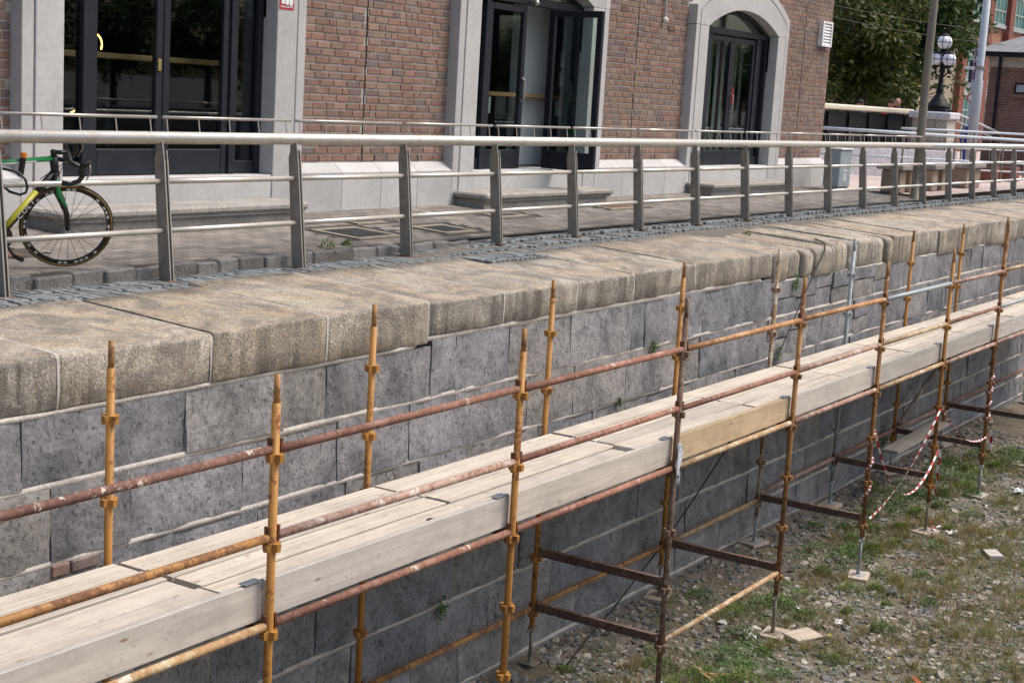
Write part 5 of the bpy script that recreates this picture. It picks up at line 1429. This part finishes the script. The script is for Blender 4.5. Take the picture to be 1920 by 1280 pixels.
# low white wall with rails
o = MB().bbox((31.6, 12.8, 3.58), (32.0, 15.5, 4.45), .01)
tag(MB().add([(32.2, 13.2, 3.58), (36.2, 10.6, 3.58), (36.4, 10.9, 3.58), (32.4, 13.5, 3.58), (32.2, 13.2, 4.24), (36.2, 10.6, 4.24), (36.4, 10.9, 4.24), (32.4, 13.5, 4.24)], [(0, 1, 5, 4), (1, 2, 6, 5), (2, 3, 7, 6), (3, 0, 4, 7), (4, 5, 6, 7)]).build('ramp_wall', M['white_render']), 'low whitewashed ramp wall behind the benches', 'wall')
def tube_rail(name, label, A, B, hs, posts, r_=.03, mat_='grey_paint', grp='tube railings on the plaza'):
    A, B = Vector(A), Vector(B); t = empty(name, ((A.x+B.x)/2, (A.y+B.y)/2, 3.6), label, 'railing', grp)
    for k, h in enumerate(hs): MB().tube((A.x, A.y, h[0]), (B.x, B.y, h[1]), r_ if k == 0 else r_*.6, 12).build('top_rail' if k == 0 else 'lower_rail', M[mat_], t, smooth=True)
    for i in range(posts):
        p = A+(B-A)*((i+.5)/posts); zt = hs[0][0]+(hs[0][1]-hs[0][0])*((i+.5)/posts); MB().tube((p.x, p.y, 3.6), (p.x, p.y, zt), .024, 10).build('post', M['bronze_pole'], t)
    return t
tube_rail('tube_railing', 'grey tube railing of the ramp, nearest the benches', (31.0, 12.0, 0), (37.2, 9.25, 0), ((4.655, 4.60), (4.12, 4.05), (3.92, 3.85)), 4, .036)
tube_rail('tube_railing', 'thinner grey tube railing behind the ramp, at far right', (35.0, 11.6, 0), (41.0, 9.9, 0), ((4.72, 4.72), (4.3, 4.3)), 5, .03)
for i, (x, y) in enumerate(((36.2, 9.7), (37.3, 9.5))):
    t = empty('planter', (x, y, 3.6), ['red-brown square planter behind the benches, left one', 'red-brown square planter behind the benches, right one'][i], 'planter', 'planters on the plaza')
    MB().bbox((x, y, 3.6), (x+.5, y+.4, 3.95), .02).build('tub', M['planter_red'], t); MB().box((x+.04, y+.04, 3.951), (x+.46, y+.36, 3.956)).build('soil', M['dark_core'], t)
# bridge parapet
t = empty('bridge_parapet', (34, 13.05, 3.6), 'black panelled bridge parapet with a cream top rail', 'parapet')
MB().box((27.6, 13.0, 3.6), (39.8, 13.12, 5.02)).build('panel_wall', M['black_paint'], t)
for i in range(9): MB().box((39.3-1.38*i, 12.94, 3.6), (39.42-1.38*i, 12.999, 5.0)).build('rib', M['black_paint'], t)
MB().bbox((27.6, 12.9, 5.06), (39.85, 13.22, 5.19), .03).build('top_rail', M['cream_paint'], t)
# stone pier and its triple-globe lamp
t = empty('stone_pier', (38.6, 11.85, 3.6), 'pale ashlar stone pier carrying the globe lamp', 'pier')
MB().bbox((38.0, 11.40, 4.98), (38.9, 12.46, 5.16), .03).build('cap', M['white_render'], t)
for j in range(5):
    n = 3; z = 3.6+.275*j
    for i in range(n+(j % 2)):
        y0 = 11.47+.91*(i-(.5 if j % 2 else 0))/n; y1 = y0+.91/n; y0 = max(y0, 11.47); y1 = min(y1, 12.38)
        MB().bbox((38.08, y0+.004, z+.004), (38.82, y1-.004, z+.271), .012).build('ashlar_block', M['pier_stone'], t)
t = empty('globe_lamp', (38.45, 11.86, 5.16), 'black cast-iron lamp with three white globes on the stone pier', 'street lamp')
b = (38.45, 11.86, 5.16)
MB().bbox((38.15, 11.56, 5.161), (38.75, 12.16, 5.24), .02).build('foot_plate', M['black_paint'], t)
MB().lathe(b, [(.30, .081), (.30, .14), (.27, .17), (.25, .22), (.21, .25), (.19, .31), (.15, .34), (.12, .40), (.085, .44), (.075, .50), (.10, .53), (.075, .57), (.06, .75), (.05, .98), (.08, 1.0), (.08, 1.03), (.05, 1.06), (.045, 1.30), (.06, 1.42)], 20).build('shaft', M['black_paint'], t, smooth=True)
def globe(x, y, z, r_):
    g = MB().sphere((x, y, z), r_, 20, 14).build('globe', M['globe_glass'], t, smooth=True)
    c = MB()
    for q in range(3):
        a = math.pi*q/3; c.path([(x+(r_+.004)*math.cos(a)*math.cos(6.283*i/24), y+(r_+.004)*math.sin(a)*math.cos(6.283*i/24), z+(r_+.004)*math.sin(6.283*i/24)) for i in range(24)], .007, 5, closed=True)
    c.path([(x+(r_+.004)*math.cos(6.283*i/24), y+(r_+.004)*math.sin(6.283*i/24), z) for i in range(24)], .007, 5, closed=True)
    c.lathe((x, y, z+r_*.82), [(.12, 0), (.10, .035), (.02, .07), (.012, .13)], 12); c.lathe((x, y, z-r_-.06), [(.03, 0), (.09, .05), (.10, .075)], 12)
    c.build('cage', M['black_paint'], g)
globe(38.45, 11.86, 6.88, .185)
for dx, dy in ((-.02, .17), (-.05, -.17), (.2, .0)):
    MB().path([(38.45, 11.86, 6.02), (38.45+dx*.5, 11.86+dy*.5, 6.05), (38.45+dx, 11.86+dy, 6.14), (38.45+dx, 11.86+dy, 6.24)], .022, 8).build('arm', M['black_paint'], t, smooth=True)
    globe(38.45+dx, 11.86+dy, 6.46, .17)
# big grey pole
t = empty('grey_pole', (40.0, 11.36, 3.6), 'thick pale grey stepped pole in front of the brick lodge', 'pole')
MB().lathe((40.0, 11.36, 3.6), [(.13, 0), (.125, 2.4), (.10, 2.46), (.095, 7)], 18).build('shaft', M['grey_paint'], t, smooth=True)
MB().tube((40, 11.36, 6.30), (40, 11.36, 6.38), .125, 16).build('band', M['post_steel'], t); MB().bbox((39.85, 11.45, 6.29), (39.95, 11.72, 6.36), .01).build('camera', M['white_paint'], t); MB().bbox((39.92, 11.47, 6.55), (40.0, 11.53, 6.85), .01).build('bracket', M['post_steel'], t)
# brick lodge with a slate roof
t = empty('brick_lodge', (47, 9.2, 3.6), 'small brown brick lodge with hipped slate roof at right edge', 'building')
kb = NM('lodge_brick'); vv = kb.coord(rnd=False); br = kb.nd('ShaderNodeTexBrick')
sp_ = kb.nd('ShaderNodeSeparateXYZ'); kb.l.new(vv, sp_.inputs[0]); cb_ = kb.nd('ShaderNodeCombineXYZ'); kb.l.new(sp_.outputs[1], cb_.inputs[0]); kb.l.new(sp_.outputs[2], cb_.inputs[1]); kb.l.new(cb_.outputs[0], br.inputs['Vector'])
br.inputs['Scale'].default_value = 1.0; br.inputs['Brick Width'].default_value = .225; br.inputs['Row Height'].default_value = .078; br.inputs['Mortar Size'].default_value = .008
br.inputs['Color1'].default_value = (.20, .105, .075, 1); br.inputs['Color2'].default_value = (.145, .08, .06, 1); br.inputs['Mortar'].default_value = (.21, .18, .155, 1)
M['lodge_brick'] = kb.done(kb.mix(1.0, br.outputs['Color'], kb.ramp(kb.noise(vv, 3, 5, .6), [(.3, .8), (.7, 1.2)]), 'MULTIPLY'), .9)
MB().box((44.0, 6.0, 3.58), (50, 12.22, 6.52)).build('wall', M['lodge_brick'], t); MB().box((43.97, 5.97, 6.521), (50.03, 12.25, 6.80)).build('stone_band', M['pier_stone'], t)
MB().box((43.6, 5.6, 6.801), (50.4, 12.62, 6.93)).build('fascia', M['black_paint'], t)
MB().add([(43.55, 5.55, 6.931), (50.45, 5.55, 6.931), (50.45, 12.67, 6.931), (43.55, 12.67, 6.931), (46.6, 8.6, 8.3), (47.4, 8.6, 8.3), (47.4, 9.6, 8.3), (46.6, 9.6, 8.3)], [(0, 1, 5, 4), (1, 2, 6, 5), (2, 3, 7, 6), (3, 0, 4, 7), (4, 5, 6, 7)]).build('roof', M['roof_slate'], t)
wv = MB().box((43.95, 10.5, 5.80), (44.05, 11.46, 6.10)).build('window', M['black_paint'], t); MB().box((43.94, 10.56, 5.85), (43.949, 11.40, 6.05)).build('pane', M['office_panel'], wv)
MB().bbox((43.9, 10.4, 5.70), (43.99, 11.56, 5.795), .005).build('sill', M['far_brick'], t); MB().tube((43.92, 11.92, 3.6), (43.92, 11.92, 6.8), .045, 10).build('downpipe', M['black_paint'], t)
# round purple sign and small red ring sign beside the lodge
t = empty('round_sign', (43.4, 12.5, 5.4), 'dark sign with two pink rings peeping past the grey pole', 'sign')
MB().bbox((43.4, 12.28, 6.05), (43.43, 12.62, 6.66), .01).build('board', M['sign_dark'], t)
for z in (6.23, 6.5): MB().path([(43.39, 12.42+.10*math.cos(6.283*i/20), z+.10*math.sin(6.283*i/20)) for i in range(20)], .018, 6, closed=True).build('ring', M['sign_purple'], t)
MB().tube((43.42, 12.5, 3.6), (43.42, 12.5, 6.7), .03, 8).build('post', M['grey_paint'], t)
t = empty('ring_sign', (43.2, 12.42, 5.5), 'small round white sign with a red rim below the dark sign', 'sign')
MB().tube((43.2, 12.4, 5.62), (43.19, 12.4, 5.62), .13, 20).build('disc', M['white_paint'], t); MB().path([(43.18, 12.4+.12*math.cos(6.283*i/20), 5.62+.12*math.sin(6.283*i/20)) for i in range(20)], .017, 6, closed=True).build('rim', M['red_paint'], t); MB().tube((43.21, 12.4, 3.6), (43.21, 12.4, 5.75), .02, 8).build('post', M['grey_paint'], t)
# office block: facade parallel to the quay at Y=20
t = empty('office_block', (75, 20, 3.6), 'red and beige brick office block with green tinted windows', 'building')
YO = 20.0
MB().box((64.4, YO+.05, 3.6), (110, YO+12, 16)).build('wall', M['office_brick'], t)
MB().box((61.5, YO, 3.6), (66.9, YO+12.01, 16.01)).build('end_bay', M['office_beige'], t)
xb = 67.2
for i in range(9):
    x = xb+3.45*i
    MB().box((x-.35, YO-.25, 3.6), (x+.35, YO+.06, 16)).build('pier', M['office_red'], t)
    for z0, z1 in ((9.45, 11.4), (6.85, 8.25), (4.0, 6.0), (12.6, 14.4)):
        wdw = MB().box((x+.55, YO-.03, z0), (x+2.95, YO+.04, z1)).build('window', M['office_glass'], t)
        g = MB()
        for q in range(5): g.box((x+.55+.583*q, YO-.06, z0), (x+.62+.583*q, YO-.031, z1))
        for q in (.0, .3, .7, .97): g.box((x+.55, YO-.07, z0+(z1-z0)*q), (x+2.95, YO-.032, z0+(z1-z0)*q+.06))
        g.build('glazing_bars', M['office_frame'], wdw)
        MB().box((x+.48, YO-.12, z0-.16), (x+3.02, YO+.0, z0-.001)).build('sill', M['office_panel'], wdw)
    MB().box((x+.55, YO-.02, 6.08), (x+2.95, YO+.04, 6.68)).build('spandrel', M['office_panel'], t)
for z0, z1 in ((9.5, 12.0), ):
    wdw = MB().box((63.0, YO-.04, z0), (66.0, YO-.005, z1)).build('window', M['office_glass'], t); g = MB()
    for q in range(7): g.box((63.0+.49*q, YO-.07, z0), (63.07+.49*q, YO-.041, z1))
    g.box((63, YO-.075, z0+.5), (66, YO-.042, z0+.57)); g.build('glazing_bars', M['office_frame'], wdw); MB().box((62.9, YO-.14, z0-.18), (66.1, YO-.001, z0-.001)).build('sill', M['office_panel'], wdw)
MB().box((62.3, YO-.03, 3.6), (65.4, YO-.004, 7.8)).build('recess_panel', M['bench_granite'], t)
# handrail slope and passers-by
def person(x, y, z, head_z, top, hair, label, bald=False, legs='cloth_dark', face=-1):
    """standing figure: one continuous lofted body from ankles to neck, head, hair"""
    t = empty('person', (x, y, z), label, 'person')
    H = head_z-z+.11; k = H/1.72
    def loft(secs, n=14):
        vs = []; m = len(secs)
        for (cx, cy, cz, rx, ry_) in secs: vs += [(x+cx*k+rx*k*math.cos(6.283*i/n), y+cy*k+ry_*k*math.sin(6.283*i/n), z+cz*k) for i in range(n)]
        return vs, [(a*n+i, a*n+(i+1) % n, (a+1)*n+(i+1) % n, (a+1)*n+i) for a in range(m-1) for i in range(n)]+[tuple(range(n-1, -1, -1)), tuple(range((m-1)*n, m*n))]
    body = MB(); body.add(*loft([(0, 0, .80, .13, .17), (0, 0, .95, .12, .16), (0, 0, 1.1, .115, .15), (0, 0, 1.28, .13, .19), (0, 0, 1.38, .12, .20), (0, 0, 1.43, .08, .13), (0, 0, 1.46, .05, .055), (0, 0, 1.52, .045, .05)]))
    for s_ in (-1, 1):
        body.path([(x, y+s_*.19*k, z+1.36*k), (x, y+s_*.25*k, z+1.08*k), (x+face*.10*k, y+s_*.22*k, z+.86*k)], [.055*k, .044*k, .034*k], 8)
        body.path([(x, y+s_*.085*k, z+.84*k), (x+face*.01, y+s_*.095*k, z+.47*k), (x, y+s_*.10*k, z+.06*k)], [.085*k, .06*k, .042*k], 8)
    body.build('body', M[top], t, smooth=True)
    hd_ = MB(); hd_.sphere((x, y, z+1.61*k), .10*k, 14, 10, (.95, .78, 1.15)); hd_.add([(x+face*.09*k, y-.012, z+1.60*k), (x+face*.09*k, y+.012, z+1.60*k), (x+face*.118*k, y, z+1.585*k), (x+face*.09*k, y, z+1.635*k)], [(0, 2, 3), (2, 1, 3), (0, 1, 2)])
    for s_ in (-1, 1): hd_.sphere((x, y+s_*.08*k, z+1.61*k), .022*k, 8, 6, (1, .5, 1.3))
    hd_.build('head', M['skin'], t, smooth=True)
    if not bald: MB().sphere((x-face*.012, y, z+1.645*k), .105*k, 14, 8, (1.0, .84, .98)).build('hair', M[hair], t, smooth=True)
    for s_ in (-1, 1): MB().bbox((x-.1*k+face*.05*k, y+s_*.1*k-.045*k, z), (x+.13*k+face*.05*k, y+s_*.1*k+.045*k, z+.08*k), .02).build('shoe', M['rubber'], t)
person(37.62, 13.6, 3.62, 5.23, 'cloth_dark', 'hair_dark', 'dark-haired person on the bridge behind the parapet')
person(40.49, 13.6, 3.66, 5.35, 'cloth_dark', 'hair_dark', 'bald person on the bridge behind the parapet', True)
person(41.3, 14.05, 3.68, 5.31, 'cloth_red', 'hair_dark', 'person in a red top on the bridge, beside the bald person', False)
person(41.6, 11.9, 3.60, 5.0, 'cloth_blue', 'hair_dark', 'person in a blue top passing right of the stone pier')
tube_rail('stair_railing', 'sloping pale stair rail right of the stone pier', (41.0, 12.1, 0), (43.2, 11.55, 0), ((5.15, 4.7), (4.95, 4.5)), 3, .03, 'white_paint', 'stair rail')
# overhead wire
for i, dz in enumerate((0, -.35)):
    P = [Vector((44, 19.0, 8.55+dz))+(Vector((44, 8.0, 7.4+dz))-Vector((44, 19.0, 8.55+dz)))*(q/20)-Vector((0, 0, .35*4*(q/20)*(1-q/20))) for q in range(21)]
    tag(MB().path(P, .006, 5).build('overhead_wire', M['post_steel']), ['upper thin wire crossing in front of the trees', 'lower thin wire crossing in front of the trees'][i], 'wire', 'overhead wires')

# ================================================================== TREES
def tree_meshes(seed, rx, ry_, rz, nclump, nleaf, L, mat_):
    r_ = random.Random(seed); cr_ = MB(); br_ = MB(); cl = []
    for _ in range(nclump):
        while True:
            p = Vector((r_.uniform(-1, 1), r_.uniform(-1, 1), r_.uniform(-1, 1)))
            if .25 < p.length < 1: break
        p = p*(.55+.45*r_.random()); cl.append((Vector((p.x*rx, p.y*ry_, p.z*rz)), r_.uniform(.28, .62)*min(rx, rz)*.55))
    for c, s in cl:
        for _ in range(nleaf):
            d = Vector((r_.gauss(0, 1), r_.gauss(0, 1), r_.gauss(0, 1))).normalized(); q = c+d*s*r_.random()**.45
            dd = (d+Vector((r_.uniform(-.6, .6), r_.uniform(-.6, .6), r_.uniform(-.8, .2)))).normalized()
            leaf_quad(cr_, q, dd, (r_.uniform(-1, 1), r_.uniform(-1, 1), 1.2), L*r_.uniform(.6, 1.3), L*r_.uniform(.45, .8))
    return cr_, cl
def tree(loc, crown_z, dims, seed, mat_, label, nclump=60, nleaf=170, L=.16, group=None):
    x, y, z = loc; t = empty('tree', loc, label, 'tree', group)
    c, cl = tree_meshes(seed, *dims, nclump, nleaf, L, mat_)
    o = c.local('crown', M[mat_], t); o.location = (0, 0, crown_z)
    tr = MB(); tr.path([(0, 0, -.1), (.05, 0, crown_z*.5), (0, .05, crown_z)], [.24, .19, .11], 10)
    for cc, s in cl[::6]: tr.path([(0, .02, crown_z*.7), tuple(Vector((cc.x*.5, cc.y*.5, crown_z+cc.z*.4))), (cc.x, cc.y, crown_z+cc.z)], [.08, .05, .015], 6)
    tr.local('trunk', M['bark'], t, True)
    return t
tree((47.0, 17.0, 3.6), 3.3, (2.3, 2.2, 2.5), 1, 'leaf_olive', 'yellow-green tree close behind the bridge parapet', 75, 120, .21, 'trees beyond the bridge')
tree((52.0, 17.0, 3.6), 4.4, (3.0, 2.8, 3.6), 2, 'leaf_dark', 'taller dark green tree right of the yellow-green one', 80, 130, .24, 'trees beyond the bridge')
tree((54.0, 21.5, 3.6), 4.6, (3.6, 3.6, 4.2), 3, 'leaf_dark', 'dark green tree standing behind the other two', 80, 170, .2, 'trees beyond the bridge')
tree((58.0, 25.5, 3.6), 4.6, (4.0, 4.0, 4.4), 4, 'leaf_dark', 'broad dark tree farthest back at the building corner', 70, 150, .24, 'trees beyond the bridge')
# opposite bank: quay wall and trees, mirrored in the door glass
tag(MB().box((-100, -31.0, -.6), (260, -30, 3.4)).build('opposite_quay', M['kerb_stone']), 'far stone quay wall on the opposite bank, seen only as a reflection', 'quay wall')
struct(MB().add([(-400, -31, 3.3), (500, -31, 3.3), (500, -400, 3.3), (-400, -400, 3.3)], [(3, 2, 1, 0)]).build('opposite_bank', M['paver_bed'], center=False))
c, cl = tree_meshes(31, 3.8, 3.4, 3.2, 60, 110, .30, 'leaf_dark'); cme = c.mesh('crown', M['leaf_dark'])
tr = MB().path([(0, 0, 0), (0, 0, 4.4)], [.25, .14], 8)
for cc, s in cl[::7]: tr.path([(0, 0, 3.0), (cc.x, cc.y, 4.6+cc.z)], [.08, .02], 5)
tme = tr.mesh('trunk', M['bark'])
for i in range(17):
    x = 26+6.6*i+rg_.uniform(-1, 1); t = empty('bank_tree', (x, -35+rg_.uniform(-1.5, 1.5), 3.3), 'dark leafy tree on the opposite bank mirrored in the door glass', 'tree', 'trees on the opposite bank')
    t.rotation_euler = (0, 0, rg_.uniform(0, 6.28)); s = rg_.uniform(.75, 1.1); t.scale = (s, s, s)
    o = bpy.data.objects.new('crown', cme); COL.objects.link(o); o.parent = t; o.location = (0, 0, 4.6)
    o = bpy.data.objects.new('trunk', tme); COL.objects.link(o); o.parent = t
